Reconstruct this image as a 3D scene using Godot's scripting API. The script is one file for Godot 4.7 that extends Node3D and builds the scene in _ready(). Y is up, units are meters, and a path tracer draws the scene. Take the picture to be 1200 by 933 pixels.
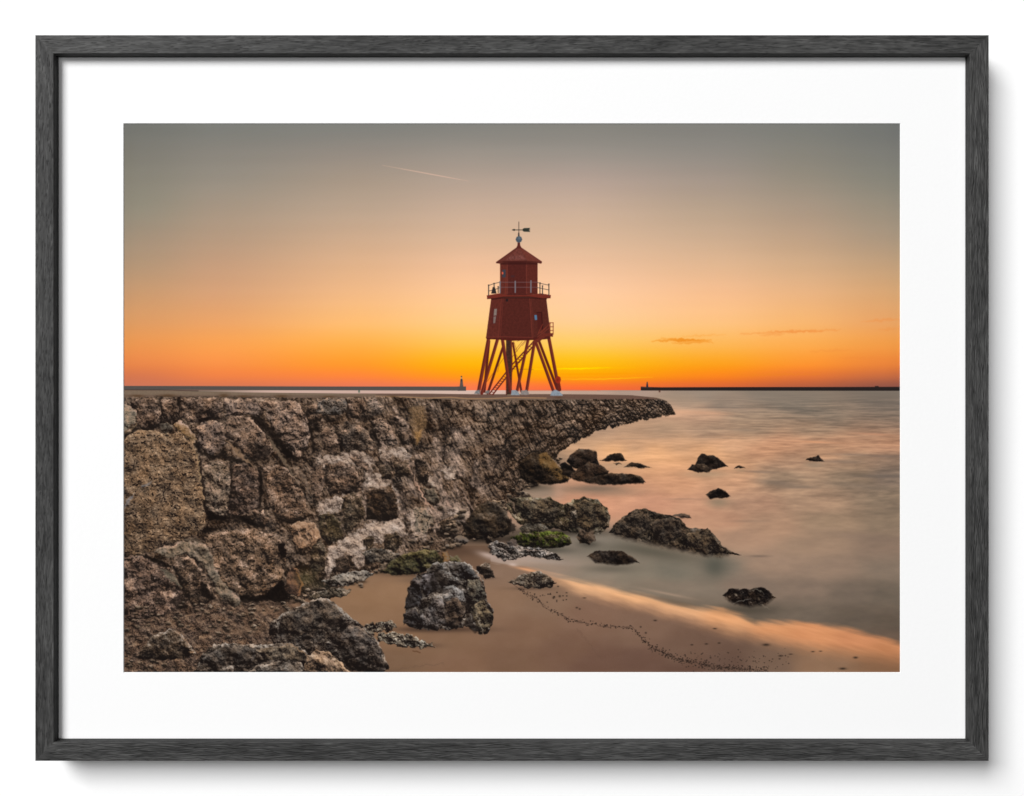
extends Node3D
# A framed sunset photograph hanging on a white wall.
# The photograph in the frame is a flat printed sheet: its ink is computed pixel by
# pixel below (print_* functions) and put on one flat sheet behind the mat opening.

const PX := 0.00075            # metres per picture unit
const HALF_W := 559.0          # outer frame, picture units
const HALF_H := 425.5
const RAIL := 22.0
const DEPTH := 49.0
const RECESS := 12.0
const CAM := 1200.0            # camera distance from the frame's front

func _ready():
	# ---------------------------------------------------------------- camera
	var cam := Camera3D.new()
	cam.name = "camera"
	add_child(cam)
	cam.position = Vector3(0, 0, (DEPTH + CAM) * PX)
	cam.fov = rad_to_deg(2.0 * atan(466.5 / CAM))
	cam.near = 0.02
	cam.far = 60.0
	cam.current = true
	# ----------------------------------------------------- environment, lamps
	var we := WorldEnvironment.new()
	we.name = "world_environment"
	var env := Environment.new()
	env.background_mode = Environment.BG_COLOR
	env.background_color = Color(0, 0, 0)
	env.tonemap_mode = Environment.TONE_MAPPER_LINEAR
	env.tonemap_exposure = 1.0
	env.sdfgi_enabled = true
	env.ssao_enabled = true
	env.ssil_enabled = true
	we.environment = env
	add_child(we)
	# key: a large soft lamp high on the left, in front of the wall
	softbox("key_lamp", Vector3(-7.4, 7.4, 10.6), Vector2(7.0, 7.0), 294.0)
	# fill: a broad soft lamp straight in front, behind the camera
	softbox("fill_lamp", Vector3(0.0, 0.2, 4.5), Vector2(5.0, 4.0), 6.6)

	# ------------------------------------------------------------- the wall
	build_wall()
	# ------------------------------------------------------ the framed picture
	build_picture()

func softbox(called: String, at: Vector3, size: Vector2, energy: float):
	var l := AreaLight3D.new()
	l.name = called
	add_child(l)
	l.area_size = size
	l.area_normalize_energy = true
	l.light_energy = energy
	l.light_color = Color(1, 1, 1)
	l.area_range = 30.0
	l.area_attenuation = 2.0
	l.shadow_enabled = true
	l.look_at_from_position(at, Vector3(0, 0, 0), Vector3.UP)

# ------------------------------------------------------------------ materials
func grey(v: float) -> Color:          # linear reflectance to albedo colour
	return Color(v, v, v).linear_to_srgb()

func paper_material(v: float, bump: float, freq: float) -> StandardMaterial3D:
	var m := StandardMaterial3D.new()
	m.albedo_color = grey(v)
	m.roughness = 0.95
	m.metallic_specular = 0.1
	var n := FastNoiseLite.new()
	n.seed = 5
	n.frequency = freq
	n.fractal_octaves = 3
	var t := NoiseTexture2D.new()
	t.width = 512
	t.height = 512
	t.seamless = true
	t.as_normal_map = true
	t.bump_strength = bump
	t.noise = n
	m.normal_enabled = true
	m.normal_scale = 0.08
	m.normal_texture = t
	m.uv1_triplanar = true
	m.uv1_scale = Vector3(6, 6, 6)
	return m

func wood_material() -> StandardMaterial3D:
	# charcoal stained open-grain wood, grain along u
	var w := 2048
	var h := 192
	var n := FastNoiseLite.new()
	n.seed = 21
	n.frequency = 1.0
	n.noise_type = FastNoiseLite.TYPE_SIMPLEX_SMOOTH
	n.fractal_octaves = 2
	var col := Image.create(w, h, false, Image.FORMAT_RGB8)
	var hgt := Image.create(w, h, false, Image.FORMAT_L8)
	for y in h:
		for x in w:
			var v := float(y)
			var wob := 7.0 * n.get_noise_2d(x * 0.0016, v * 0.006 + 40.0)
			var a := n.get_noise_2d(x * 0.010, (v + wob) * 0.085)
			var b := n.get_noise_2d(x * 0.016 + 300.0, (v + wob) * 0.24)
			var c := n.get_noise_2d(x * 0.03 + 700.0, (v + wob) * 0.6)
			var big := n.get_noise_2d(x * 0.0013 + 90.0, v * 0.01)
			var s := 59.0 + 15.0 * a + 20.0 * b + 14.0 * c + 12.0 * big
			var pore := clampf((b * 0.6 - c - 0.38) * 3.0, 0.0, 1.0)
			s = clampf(s - 20.0 * pore, 28.0, 112.0) / 255.0
			col.set_pixel(x, y, Color(s, s * 0.995, s * 0.985))
			var r := clampf(0.6 + 0.25 * b + 0.15 * c - 0.4 * pore, 0.0, 1.0)
			hgt.set_pixel(x, y, Color(r, r, r))
	col.generate_mipmaps()
	hgt.bump_map_to_normal_map(3.0)
	hgt.generate_mipmaps()
	var m := StandardMaterial3D.new()
	m.albedo_texture = ImageTexture.create_from_image(col)
	m.normal_enabled = true
	m.normal_scale = 0.6
	m.normal_texture = ImageTexture.create_from_image(hgt)
	m.roughness = 0.62
	m.metallic_specular = 0.35
	return m

# ------------------------------------------------------------------- geometry
func quad(st: SurfaceTool, p: Array, uv: Array):
	# p runs clockwise seen from the front
	for k in [0, 1, 2, 0, 2, 3]:
		st.set_uv(uv[k])
		st.add_vertex(p[k])

func commit(called: String, st: SurfaceTool, m: Material, parent: Node) -> MeshInstance3D:
	st.generate_normals()
	st.generate_tangents()
	var o := MeshInstance3D.new()
	o.name = called
	o.mesh = st.commit()
	o.material_override = m
	parent.add_child(o, true)
	return o

func ring_point(side: int, r: float, z: float, end: int) -> Vector3:
	# a point on the mitre at one end of a side: 0 top, 1 right, 2 bottom, 3 left
	var x := HALF_W - r
	var y := HALF_H - r
	var c: Array = [Vector2(-x, y), Vector2(x, y), Vector2(x, -y), Vector2(-x, -y)]
	var v: Vector2 = c[(side + end) % 4]
	return Vector3(v.x * PX, v.y * PX, z * PX)

func rail_piece(side: int, prof: Array, v0: float, closed: bool) -> SurfaceTool:
	# prof: [inset, depth] pairs from the back of the outside to the inside
	var st := SurfaceTool.new()
	st.begin(Mesh.PRIMITIVE_TRIANGLES)
	st.set_smooth_group(-1)
	var v := v0
	var n := prof.size()
	var last := n if closed else n - 1
	for k in last:
		var a: Array = prof[k]
		var b: Array = prof[(k + 1) % n]
		var step: float = Vector2(a[0] - b[0], a[1] - b[1]).length() / 96.0
		var p := [ring_point(side, a[0], a[1], 0), ring_point(side, a[0], a[1], 1), ring_point(side, b[0], b[1], 1), ring_point(side, b[0], b[1], 0)]
		var uvs := []
		for q in 4:
			var pt: Vector3 = p[q]
			var along: float = (pt.x if side % 2 == 0 else pt.y) / (PX * 1130.0) + 0.5
			uvs.append(Vector2(along * 0.98, v if q < 2 else v + step))
		quad(st, p, uvs)
		v += step
	# the mitred ends
	for e in 2:
		for k in range(1, n - 1):
			var tri := [ring_point(side, prof[0][0], prof[0][1], e), ring_point(side, prof[k][0], prof[k][1], e), ring_point(side, prof[k + 1][0], prof[k + 1][1], e)]
			if e == 1:
				tri.reverse()
			for q in 3:
				st.set_uv(Vector2(0.5, v0))
				st.add_vertex(tri[q])
	return st

func build_wall():
	var st := SurfaceTool.new()
	st.begin(Mesh.PRIMITIVE_TRIANGLES)
	st.set_smooth_group(-1)
	var bm := BoxMesh.new()
	bm.size = Vector3(6.0, 4.0, 0.12)
	var o := MeshInstance3D.new()
	o.name = "wall"
	o.mesh = bm
	o.material_override = paper_material(0.93, 1.5, 0.05)
	o.position = Vector3(0, 0, -0.06)
	o.set_meta("kind", "structure")
	o.set_meta("label", "plain white wall behind the framed picture")
	o.set_meta("category", "wall")
	add_child(o)

func build_picture():
	var root := Node3D.new()
	root.name = "framed_picture"
	root.set_meta("label", "charcoal wood frame with white mat around a sunset lighthouse photograph")
	root.set_meta("category", "picture")
	add_child(root)
	var wood := wood_material()
	var shaded_wood: StandardMaterial3D = wood.duplicate()
	shaded_wood.albedo_color = Color(0.74, 0.74, 0.74)  # same wood, darkened to stand for the unlit inner face
	var c := 0.7
	var prof := [[0.0, 14.0], [0.0, DEPTH - c], [c, DEPTH], [RAIL - c, DEPTH], [RAIL, DEPTH - c], [RAIL, 14.0]]
	for side in 4:
		var rail := commit("frame_rail", rail_piece(side, prof, 0.13 + 0.23 * side, true), wood, root)
		# added strip over the inner face, its shade put into the colour
		var shade_strip := [[RAIL - 0.2, 15.0], [RAIL - 0.2, DEPTH - 1.0], [RAIL + 0.25, DEPTH - 1.3], [RAIL + 0.25, 15.0]]
		commit("inner_shade_strip", rail_piece(side, shade_strip, 0.4 + 0.17 * side, true), shaded_wood, rail)
	var zm := DEPTH - RECESS
	# backing board closing the back of the frame
	var bb := BoxMesh.new()
	bb.size = Vector3((HALF_W - RAIL) * 2.0 - 1.0, (HALF_H - RAIL) * 2.0 - 1.0, 4.0) * PX
	var bo := MeshInstance3D.new()
	bo.name = "backing_board"
	bo.mesh = bb
	bo.material_override = paper_material(0.4, 2.0, 0.05)
	bo.position = Vector3(0, 0, (zm - 8.0) * PX)
	root.add_child(bo, true)
	# the mat: a board with a bevelled window
	var k := (CAM + RECESS) / CAM
	var wx := 455.0 * k
	var wy := 321.5 * k
	var ox := HALF_W - RAIL - 0.4
	var oy := HALF_H - RAIL - 0.4
	var thick := 0.9
	var st := SurfaceTool.new()
	st.begin(Mesh.PRIMITIVE_TRIANGLES)
	st.set_smooth_group(-1)
	var bev := 0.6
	var loops := [[ox, oy, zm - thick], [ox, oy, zm], [wx + bev, wy + bev, zm], [wx, wy, zm - thick]]
	for j in 4:
		var a: Array = loops[j]
		var b: Array = loops[(j + 1) % 4]
		var sg := [Vector2(-1, 1), Vector2(1, 1), Vector2(1, -1), Vector2(-1, -1)]
		for s in 4:
			var s0: Vector2 = sg[s]
			var s1: Vector2 = sg[(s + 1) % 4]
			var p := [Vector3(s0.x * a[0], s0.y * a[1], a[2]) * PX, Vector3(s1.x * a[0], s1.y * a[1], a[2]) * PX, Vector3(s1.x * b[0], s1.y * b[1], b[2]) * PX, Vector3(s0.x * b[0], s0.y * b[1], b[2]) * PX]
			quad(st, p, [Vector2(0, 0), Vector2(1, 0), Vector2(1, 0.1), Vector2(0, 0.1)])
	commit("mat_board", st, paper_material(0.87, 2.0, 0.08), root)
	# the printed sheet, seen through the window of the mat
	var t0 := Time.get_ticks_msec()
	var img := print_image()
	print("print painted in ", Time.get_ticks_msec() - t0, " ms")
	var pm := StandardMaterial3D.new()
	pm.albedo_texture = ImageTexture.create_from_image(img)
	pm.roughness = 0.9
	pm.metallic_specular = 0.08
	var ps := SurfaceTool.new()
	ps.begin(Mesh.PRIMITIVE_TRIANGLES)
	ps.set_smooth_group(-1)
	var f := 1.003                                   # the sheet reaches just under the mat
	var zp := zm - thick - 0.15
	var zb := zp - 0.5
	var hx := wx * f
	var hy := wy * f
	var q := [Vector3(-hx, hy, zp) * PX, Vector3(hx, hy, zp) * PX, Vector3(hx, -hy, zp) * PX, Vector3(-hx, -hy, zp) * PX]
	var e := (1.0 - 1.0 / f) * 0.5
	quad(ps, q, [Vector2(0, 0), Vector2(1, 0), Vector2(1, 1), Vector2(0, 1)])
	var qb := [Vector3(-hx, hy, zb) * PX, Vector3(-hx, -hy, zb) * PX, Vector3(hx, -hy, zb) * PX, Vector3(hx, hy, zb) * PX]
	quad(ps, qb, [Vector2(0, 0), Vector2(0, 0.01), Vector2(0.01, 0.01), Vector2(0.01, 0)])
	var pr := commit("photo_print", ps, pm, root)
	pr.set_meta("label", "printed sunset seascape with red lighthouse on legs and stone groyne")

#PAINTER
# ============================================================ the printed sheet
# Everything below computes the ink of one flat photographic print. Positions are
# in picture units (145..1055 across, 145..788 down), colours are 0..255.
const TW := 1456
const TH := 1029
const SPAN := 1.003
var C := PackedVector3Array()
var xl := 600.0 - 455.0 * SPAN
var yl := 466.5 - 321.5 * SPAN
var dx := 910.0 * SPAN / TW
var dy := 643.0 * SPAN / TH
var nf := FastNoiseLite.new()      # fractal
var n1 := FastNoiseLite.new()      # single octave
var nc := FastNoiseLite.new()      # cell value
var nd := FastNoiseLite.new()      # cell border distance
var _sd := 0.0
var _out := Vector2.ZERO
var LGT := Vector2(0.42, -0.9)

func V(r: float, g: float, b: float) -> Vector3:
	return Vector3(r, g, b)

func pts(a: Array) -> PackedVector2Array:
	var o := PackedVector2Array()
	for k in range(0, a.size(), 2):
		o.append(Vector2(a[k], a[k + 1]))
	return o

func setup_noise():
	nf.seed = 11
	nf.frequency = 1.0
	nf.noise_type = FastNoiseLite.TYPE_SIMPLEX_SMOOTH
	nf.fractal_type = FastNoiseLite.FRACTAL_FBM
	nf.fractal_octaves = 4
	n1.seed = 12
	n1.frequency = 1.0
	n1.noise_type = FastNoiseLite.TYPE_SIMPLEX_SMOOTH
	n1.fractal_type = FastNoiseLite.FRACTAL_NONE
	nc.seed = 13
	nc.frequency = 1.0
	nc.noise_type = FastNoiseLite.TYPE_CELLULAR
	nc.fractal_type = FastNoiseLite.FRACTAL_NONE
	nc.cellular_return_type = FastNoiseLite.RETURN_CELL_VALUE
	nd.seed = 13
	nd.frequency = 1.0
	nd.noise_type = FastNoiseLite.TYPE_CELLULAR
	nd.fractal_type = FastNoiseLite.FRACTAL_NONE
	nd.cellular_return_type = FastNoiseLite.RETURN_DISTANCE2_SUB

func lut(xs: Array, ys: Array, x: float) -> float:
	if x <= xs[0]:
		return ys[0]
	for k in range(1, xs.size()):
		if x <= xs[k]:
			var t: float = (x - xs[k - 1]) / (xs[k] - xs[k - 1])
			return lerpf(ys[k - 1], ys[k], t)
	return ys[ys.size() - 1]

func sdp(a: PackedVector2Array, p: Vector2):
	var best := 1e12
	var ins := false
	var q := a[a.size() - 1]
	var nv := Vector2.ZERO
	for c in a:
		var e := q - c
		var w := p - c
		var d := w - e * clampf(w.dot(e) / e.length_squared(), 0.0, 1.0)
		var l := d.length_squared()
		if l < best:
			best = l
			nv = d
		if (c.y > p.y) != (q.y > p.y) and p.x < (q.x - c.x) * (p.y - c.y) / (q.y - c.y) + c.x:
			ins = not ins
		q = c
	best = sqrt(best)
	if ins:
		_sd = best
		_out = -nv / maxf(best, 0.001)
	else:
		_sd = -best
		_out = nv / maxf(best, 0.001)

func box_of(a: PackedVector2Array, m: float) -> Array:
	var lo := a[0]
	var hi := a[0]
	for p in a:
		lo = lo.min(p)
		hi = hi.max(p)
	return [maxi(0, int((lo.x - m - xl) / dx)), maxi(0, int((lo.y - m - yl) / dy)), mini(TW - 1, int((hi.x + m - xl) / dx)), mini(TH - 1, int((hi.y + m - yl) / dy)), lo.y, hi.y]

func area(a: Array, col: Vector3, alpha := 1.0, soft := 0.45, mott := 0.0, wav := 0.0):
	# a filled outline; mott mottles the tone, wav roughens the outline
	var g := pts(a)
	var b := box_of(g, soft + wav + 1.0)
	for y in range(b[1], b[3] + 1):
		var Y := yl + (y + 0.5) * dy
		for x in range(b[0], b[2] + 1):
			var X := xl + (x + 0.5) * dx
			var p := Vector2(X, Y)
			if wav > 0.0:
				p += Vector2(nf.get_noise_2d(X * 0.15, Y * 0.15), nf.get_noise_2d(X * 0.15 + 70.0, Y * 0.15)) * wav
			sdp(g, p)
			if _sd <= -soft:
				continue
			var k := smoothstep(-soft, soft, _sd) * alpha
			var c := col
			if mott > 0.0:
				c = col * (1.0 + mott * (nf.get_noise_2d(X * 0.25, Y * 0.25) + 0.7 * n1.get_noise_2d(X * 0.8, Y * 0.8)))
			var i := y * TW + x
			C[i] = C[i].lerp(c, k)

func stroke(a: Array, wid: float, col: Vector3, alpha := 1.0, soft := 0.45, wav := 0.0, taper := false):
	# a line through points
	var g := pts(a)
	var b := box_of(g, wid + soft + wav + 1.0)
	var n := g.size()
	for y in range(b[1], b[3] + 1):
		var Y := yl + (y + 0.5) * dy
		for x in range(b[0], b[2] + 1):
			var X := xl + (x + 0.5) * dx
			var p := Vector2(X, Y)
			if wav > 0.0:
				p += Vector2(nf.get_noise_2d(X * 0.12, Y * 0.12), nf.get_noise_2d(X * 0.12 + 70.0, Y * 0.12)) * wav
			var best := 1e9
			var bt := 0.0
			for k in n - 1:
				var e := g[k + 1] - g[k]
				var w := p - g[k]
				var t := clampf(w.dot(e) / e.length_squared(), 0.0, 1.0)
				var d := (w - e * t).length()
				if d < best:
					best = d
					bt = (k + t) / (n - 1)
			var r := wid * 0.5
			if taper:
				r *= sin(PI * clampf(bt, 0.03, 0.97)) * 0.9 + 0.1
			var al := 1.0 - smoothstep(r - soft, r + soft, best)
			if al > 0.0:
				var i := y * TW + x
				C[i] = C[i].lerp(col, al * alpha)

func haze(cx: float, cy: float, rx: float, ry: float, col: Vector3, alpha: float, tilt := 0.0):
	# a soft oval of colour
	var b := box_of(pts([cx - rx * 2.2, cy - ry * 2.2 - absf(tilt) * rx * 2.2, cx + rx * 2.2, cy + ry * 2.2 + absf(tilt) * rx * 2.2]), 0.0)
	for y in range(b[1], b[3] + 1):
		var Y := yl + (y + 0.5) * dy
		for x in range(b[0], b[2] + 1):
			var X := xl + (x + 0.5) * dx
			var u := (X - cx) / rx
			var v := (Y - cy - tilt * (X - cx)) / ry
			var k := u * u + v * v
			if k < 4.8:
				var i := y * TW + x
				C[i] = C[i].lerp(col, alpha * exp(-k))

func ramp(b: float, d: Vector3, m: Vector3, l: Vector3) -> Vector3:
	if b < 0.5:
		return d.lerp(m, clampf(b * 2.0, 0.0, 1.0))
	return m.lerp(l, clampf(b * 2.0 - 1.0, 0.0, 1.3))

func rock(a: Array, o := {}):
	# a stone: rounded outline, broken faces, pitted surface
	var wav: float = o.get("wav", 2.0)
	var wf: float = o.get("wf", 0.09)
	var rnd: float = o.get("round", 9.0)
	var edge: float = o.get("edge", 0.35)
	var fac: float = o.get("facet", 0.0)
	var fk: float = o.get("fk", 0.25)
	var rough: float = o.get("rough", 1.0)
	var ff: float = o.get("ff", 0.22)
	var relief: float = o.get("relief", 0.7)
	var pits: float = o.get("pits", 0.5)
	var base: float = o.get("b", 0.42)
	var top: float = o.get("top", 0.2)
	var soft: float = o.get("soft", 0.6)
	var mist: float = o.get("mist", 0.0)
	var dcol: Vector3 = o.get("d", V(30, 24, 21))
	var mcol: Vector3 = o.get("m", V(98, 82, 67))
	var lcol: Vector3 = o.get("l", V(172, 150, 128))
	var moss: float = o.get("moss", 0.0)
	var rim: float = o.get("rim", 0.0)
	var ox: float = o.get("seed", 0.0) * 37.7
	var g := pts(a)
	var bb := box_of(g, wav + 1.0)
	var ylo: float = bb[4]
	var yhi: float = bb[5]
	var L := LGT.normalized()
	for y in range(bb[1], bb[3] + 1):
		var Y := yl + (y + 0.5) * dy
		for x in range(bb[0], bb[2] + 1):
			var X := xl + (x + 0.5) * dx
			var w := Vector2(nf.get_noise_2d(X * wf + ox, Y * wf), nf.get_noise_2d(X * wf + 70.0 + ox, Y * wf)) * wav * 1.6
			var p := Vector2(X, Y)
			sdp(g, p + w)
			if _sd <= -soft:
				continue
			var al := smoothstep(-soft, soft, _sd)
			if mist > 0.0 and _out.y > 0.15:
				al *= smoothstep(0.0, mist, _sd + 0.3)
			var t := clampf(_sd / rnd, 0.0, 1.0)
			var e := (1.0 - t) * (1.0 - t)
			var b := base + edge * e * _out.dot(L) + top * (0.5 - (Y - ylo) / (yhi - ylo))
			if rim > 0.0:
				b += rim * exp(-_sd * _sd * 0.4) * maxf(0.0, _out.dot(L))
			var sx := X + ox
			if fac > 0.0:
				var fx := (sx + w.x * 2.0) / fac
				var fy := (Y + w.y * 2.0) / fac
				b += fk * nc.get_noise_2d(fx, fy)
				var cr := nd.get_noise_2d(fx, fy) + 1.0
				b -= 0.8 * fk * (1.0 - smoothstep(0.0, 0.14, cr))
				b += 1.1 * fk * (cr - 1.0 - nd.get_noise_2d(fx + L.x * 2.0 / fac, fy + L.y * 2.0 / fac))
			# broad tone, worn relief, cracks, grain and pits
			var lo := nf.get_noise_2d(sx * 0.035, Y * 0.035)
			b += relief * (lo - nf.get_noise_2d((sx + L.x * 3.5) * 0.035, (Y + L.y * 3.5) * 0.035))
			var c0 := nf.get_noise_2d(sx * ff * 0.28, Y * ff * 0.28) - nf.get_noise_2d((sx + L.x * 2.0) * ff * 0.28, (Y + L.y * 2.0) * ff * 0.28)
			var f0 := nf.get_noise_2d(sx * ff * 1.5, Y * ff * 1.5)
			var f1 := f0 - nf.get_noise_2d((sx + L.x * 0.7) * ff * 1.5, (Y + L.y * 0.7) * ff * 1.5)
			var rg := absf(nf.get_noise_2d(sx * 0.055 + 31.0, Y * 0.075))
			b += 0.16 * lo + rough * (0.66 * c0 + 0.20 * f1 + 0.10 * f0) - 0.22 * rough * (1.0 - smoothstep(0.0, 0.05, rg))
			var pt := n1.get_noise_2d(sx * 0.20 + w.x * 0.4, Y * 0.23) + 0.4 * n1.get_noise_2d(sx * 0.47, Y * 0.47)
			b -= pits * 0.52 * smoothstep(0.36, 0.72, pt)
			b += pits * (0.10 * n1.get_noise_2d(sx * 0.8 + 9.0, Y * 0.8) + 0.22 * smoothstep(0.25, 0.7, n1.get_noise_2d(sx * 0.24 + 55.0, Y * 0.27)))
			var c := ramp(b, dcol, mcol, lcol)
			var hue := nf.get_noise_2d(sx * 0.05 + 200.0, Y * 0.05) + 0.5 * n1.get_noise_2d(sx * 0.6, Y * 0.6 + 80.0)
			c += Vector3(7.0, 0.0, -6.0) * hue * (0.3 + b)
			if moss > 0.0:
				var mk := moss * smoothstep(-0.1, 0.45, nf.get_noise_2d(sx * 0.12, Y * 0.12 + 33.0) + 0.6 * (0.55 - (Y - ylo) / (yhi - ylo)))
				c = c.lerp(V(84, 96, 32) * (0.3 + b), clampf(mk, 0.0, 1.0))
			var i := y * TW + x
			C[i] = C[i].lerp(c, al)

# ---- colour fields from scattered samples
func field(samples: Array, px: float, py: float) -> PackedVector3Array:
	# samples: x, y, r, g, b each; px, py: reach across and down
	var gw := 92
	var gh := 65
	var img := Image.create(gw, gh, false, Image.FORMAT_RGBF)
	for j in gh:
		for k in gw:
			var X := 145.0 + (k + 0.5) * 910.0 / gw
			var Y := 145.0 + (j + 0.5) * 643.0 / gh
			var s := Vector3.ZERO
			var ws := 1e-9
			for m in range(0, samples.size(), 5):
				var u: float = (X - samples[m]) / px
				var v: float = (Y - samples[m + 1]) / py
				var d := u * u + v * v + 0.02
				var w := 1.0 / (d * d)
				ws += w
				s += Vector3(samples[m + 2], samples[m + 3], samples[m + 4]) * w
			s /= ws
			img.set_pixel(k, j, Color(s.x, s.y, s.z))
	img.resize(TW, TH, Image.INTERPOLATE_CUBIC)
	var f := img.get_data().to_float32_array()
	var o := PackedVector3Array()
	o.resize(TW * TH)
	for k in TW * TH:
		o[k] = Vector3(f[k * 3], f[k * 3 + 1], f[k * 3 + 2])
	return o

func print_sky():
	var rows := [144.0, 147.0, 178.0, 211.0, 245.0, 278.0, 311.0, 344.0, 378.0, 404.0, 427.0, 441.0, 452.0, 462.0]
	var cols := [145.0, 165.0, 255.0, 420.0, 550.0, 680.0, 840.0, 940.0, 1035.0, 1056.0]
	var g := [
		[108,108,104, 112,112,107, 121,121,116, 126,125,120, 128,127,122, 130,128,122, 126,125,119, 120,120,115, 112,113,109, 108,109,106],
		[112,112,107, 114,114,108, 122,122,116, 127,126,120, 130,128,122, 132,129,122, 128,126,120, 122,122,116, 114,115,111, 110,111,108],
		[121,118,108, 124,121,112, 134,129,120, 145,136,126, 152,143,133, 151,143,134, 142,136,128, 134,130,120, 124,123,116, 120,119,113],
		[131,126,113, 134,129,116, 148,139,126, 165,148,131, 176,157,142, 178,158,145, 163,148,135, 150,140,125, 136,132,120, 131,128,117],
		[141,133,117, 145,137,120, 164,146,127, 184,160,138, 198,170,148, 200,172,150, 183,160,138, 170,150,130, 154,142,124, 148,138,122],
		[156,139,118, 161,141,119, 178,150,125, 203,168,138, 216,180,150, 217,182,152, 203,171,142, 190,160,132, 172,150,126, 166,147,124],
		[174,144,115, 178,147,117, 195,154,122, 222,176,136, 238,190,152, 237,192,156, 225,182,144, 212,172,134, 196,160,124, 190,157,122],
		[194,148,108, 199,151,109, 213,159,117, 240,184,132, 253,200,149, 254,204,160, 246,190,142, 234,180,130, 218,166,116, 212,163,114],
		[214,150,95, 219,153,97, 232,161,101, 253,187,113, 255,204,132, 254,205,145, 254,194,128, 248,182,112, 234,164,100, 228,160,97],
		[228,146,79, 233,148,80, 246,158,80, 255,173,72, 255,196,80, 254,202,92, 255,182,85, 253,172,80, 243,156,72, 238,152,70],
		[226,130,72, 229,132,72, 246,143,70, 255,152,44, 255,178,12, 255,188,14, 255,160,30, 255,148,48, 235,132,58, 228,127,57],
		[208,116,76, 211,117,76, 236,127,68, 252,132,58, 255,152,22, 255,162,8, 250,132,30, 230,118,52, 200,108,64, 190,103,64],
		[198,114,86, 202,115,85, 214,118,80, 232,120,82, 250,125,70, 252,116,46, 224,106,52, 188,97,62, 152,87,69, 146,84,68],
		[195,112,88, 198,113,87, 208,115,84, 226,118,86, 246,118,78, 246,100,56, 210,98,58, 178,93,66, 146,84,71, 140,82,70]]
	var img := Image.create(TW, rows.size(), false, Image.FORMAT_RGBF)
	for r in rows.size():
		for x in TW:
			var X := xl + (x + 0.5) * dx
			var k := 0
			while k < cols.size() - 2 and X > cols[k + 1]:
				k += 1
			var t: float = clampf((X - cols[k]) / (cols[k + 1] - cols[k]), 0.0, 1.0)
			t = lerpf(t, t * t * (3.0 - 2.0 * t), 0.5)
			var q: Array = g[r]
			img.set_pixel(x, r, Color(lerpf(q[k * 3], q[k * 3 + 3], t), lerpf(q[k * 3 + 1], q[k * 3 + 4], t), lerpf(q[k * 3 + 2], q[k * 3 + 5], t)))
	var f := img.get_data().to_float32_array()
	var rr := 0
	for y in TH:
		var Y := yl + (y + 0.5) * dy
		if Y > 470.0:
			break
		while rr < rows.size() - 2 and Y > rows[rr + 1]:
			rr += 1
		var t: float = clampf((Y - rows[rr]) / (rows[rr + 1] - rows[rr]), 0.0, 1.0)
		for x in TW:
			var k := (rr * TW + x) * 3
			var k2 := k + TW * 3
			# Catmull-Rom down the column
			var km := maxi(k - TW * 3, x * 3)
			var kp := mini(k2 + TW * 3, ((rows.size() - 1) * TW + x) * 3)
			var c := Vector3(cr(f[km], f[k], f[k2], f[kp], t), cr(f[km + 1], f[k + 1], f[k2 + 1], f[kp + 1], t), cr(f[km + 2], f[k + 2], f[k2 + 2], f[kp + 2], t))
			var X := xl + (x + 0.5) * dx
			var s := 1.5 + n1.get_noise_2d(X * 0.004, Y * 0.06) * 0.8
			C[y * TW + x] = c + Vector3(s, s, s)
	# thin cloud and the vapour trail
	stroke([448, 193.5, 500, 203, 549, 212], 1.0, V(220, 178, 156), 0.6, 0.7, 0.0, true)
	stroke([470, 197.5, 510, 205, 540, 210.5], 0.6, V(236, 196, 174), 0.5, 0.5, 0.0, true)
	for s in [[640, 432.3, 716, 430.8, 1.7, 255, 220, 0, 0.95], [690, 431.5, 745, 431, 0.8, 255, 200, 0, 0.4], [650, 444.5, 765, 442, 1.3, 255, 196, 20, 0.75], [600, 433, 650, 432.5, 1.0, 255, 214, 0, 0.5], [640, 438.5, 760, 437.5, 1.5, 255, 150, 0, 0.4], [660, 449.5, 740, 448.6, 1.4, 255, 128, 30, 0.4]]:
		stroke([s[0], s[1], (s[0] + s[2]) * 0.5, s[1] - 0.2, s[2], s[3]], s[4], V(s[5], s[6], s[7]), s[8], 0.8, 0.5, true)
	for s in [[764, 399.5, 834, 398.5, 2.6, 0.75], [775, 396.5, 830, 400.5, 1.8, 0.55], [788, 402.5, 836, 401, 1.8, 0.6], [800, 394.5, 850, 392.5, 1.5, 0.25], [868, 391.2, 985, 386.5, 2.2, 0.5], [890, 393.4, 920, 391.5, 1.8, 0.4], [905, 388.8, 965, 387.6, 1.5, 0.4], [950, 412, 1000, 410, 1.8, 0.3], [985, 419.5, 1056, 420.5, 2.0, 0.35], [1010, 377, 1056, 374, 3.0, 0.3], [1030, 387, 1056, 384.5, 2.4, 0.25], [860, 440, 960, 438.5, 2.0, 0.3]]:
		stroke([s[0], s[1], (s[0] + s[2]) * 0.5, (s[1] + s[3]) * 0.5 - 0.3, s[2], s[3]], s[4], V(240, 136, 58) if s[0] > 860 else V(238, 136, 26), s[5], 1.5, 2.0, true)

func cr(a: float, b: float, c: float, d: float, t: float) -> float:
	return 0.5 * (2.0 * b + (c - a) * t + (2.0 * a - 5.0 * b + 4.0 * c - d) * t * t + (3.0 * b - a - 3.0 * c + d) * t * t * t)

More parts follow.
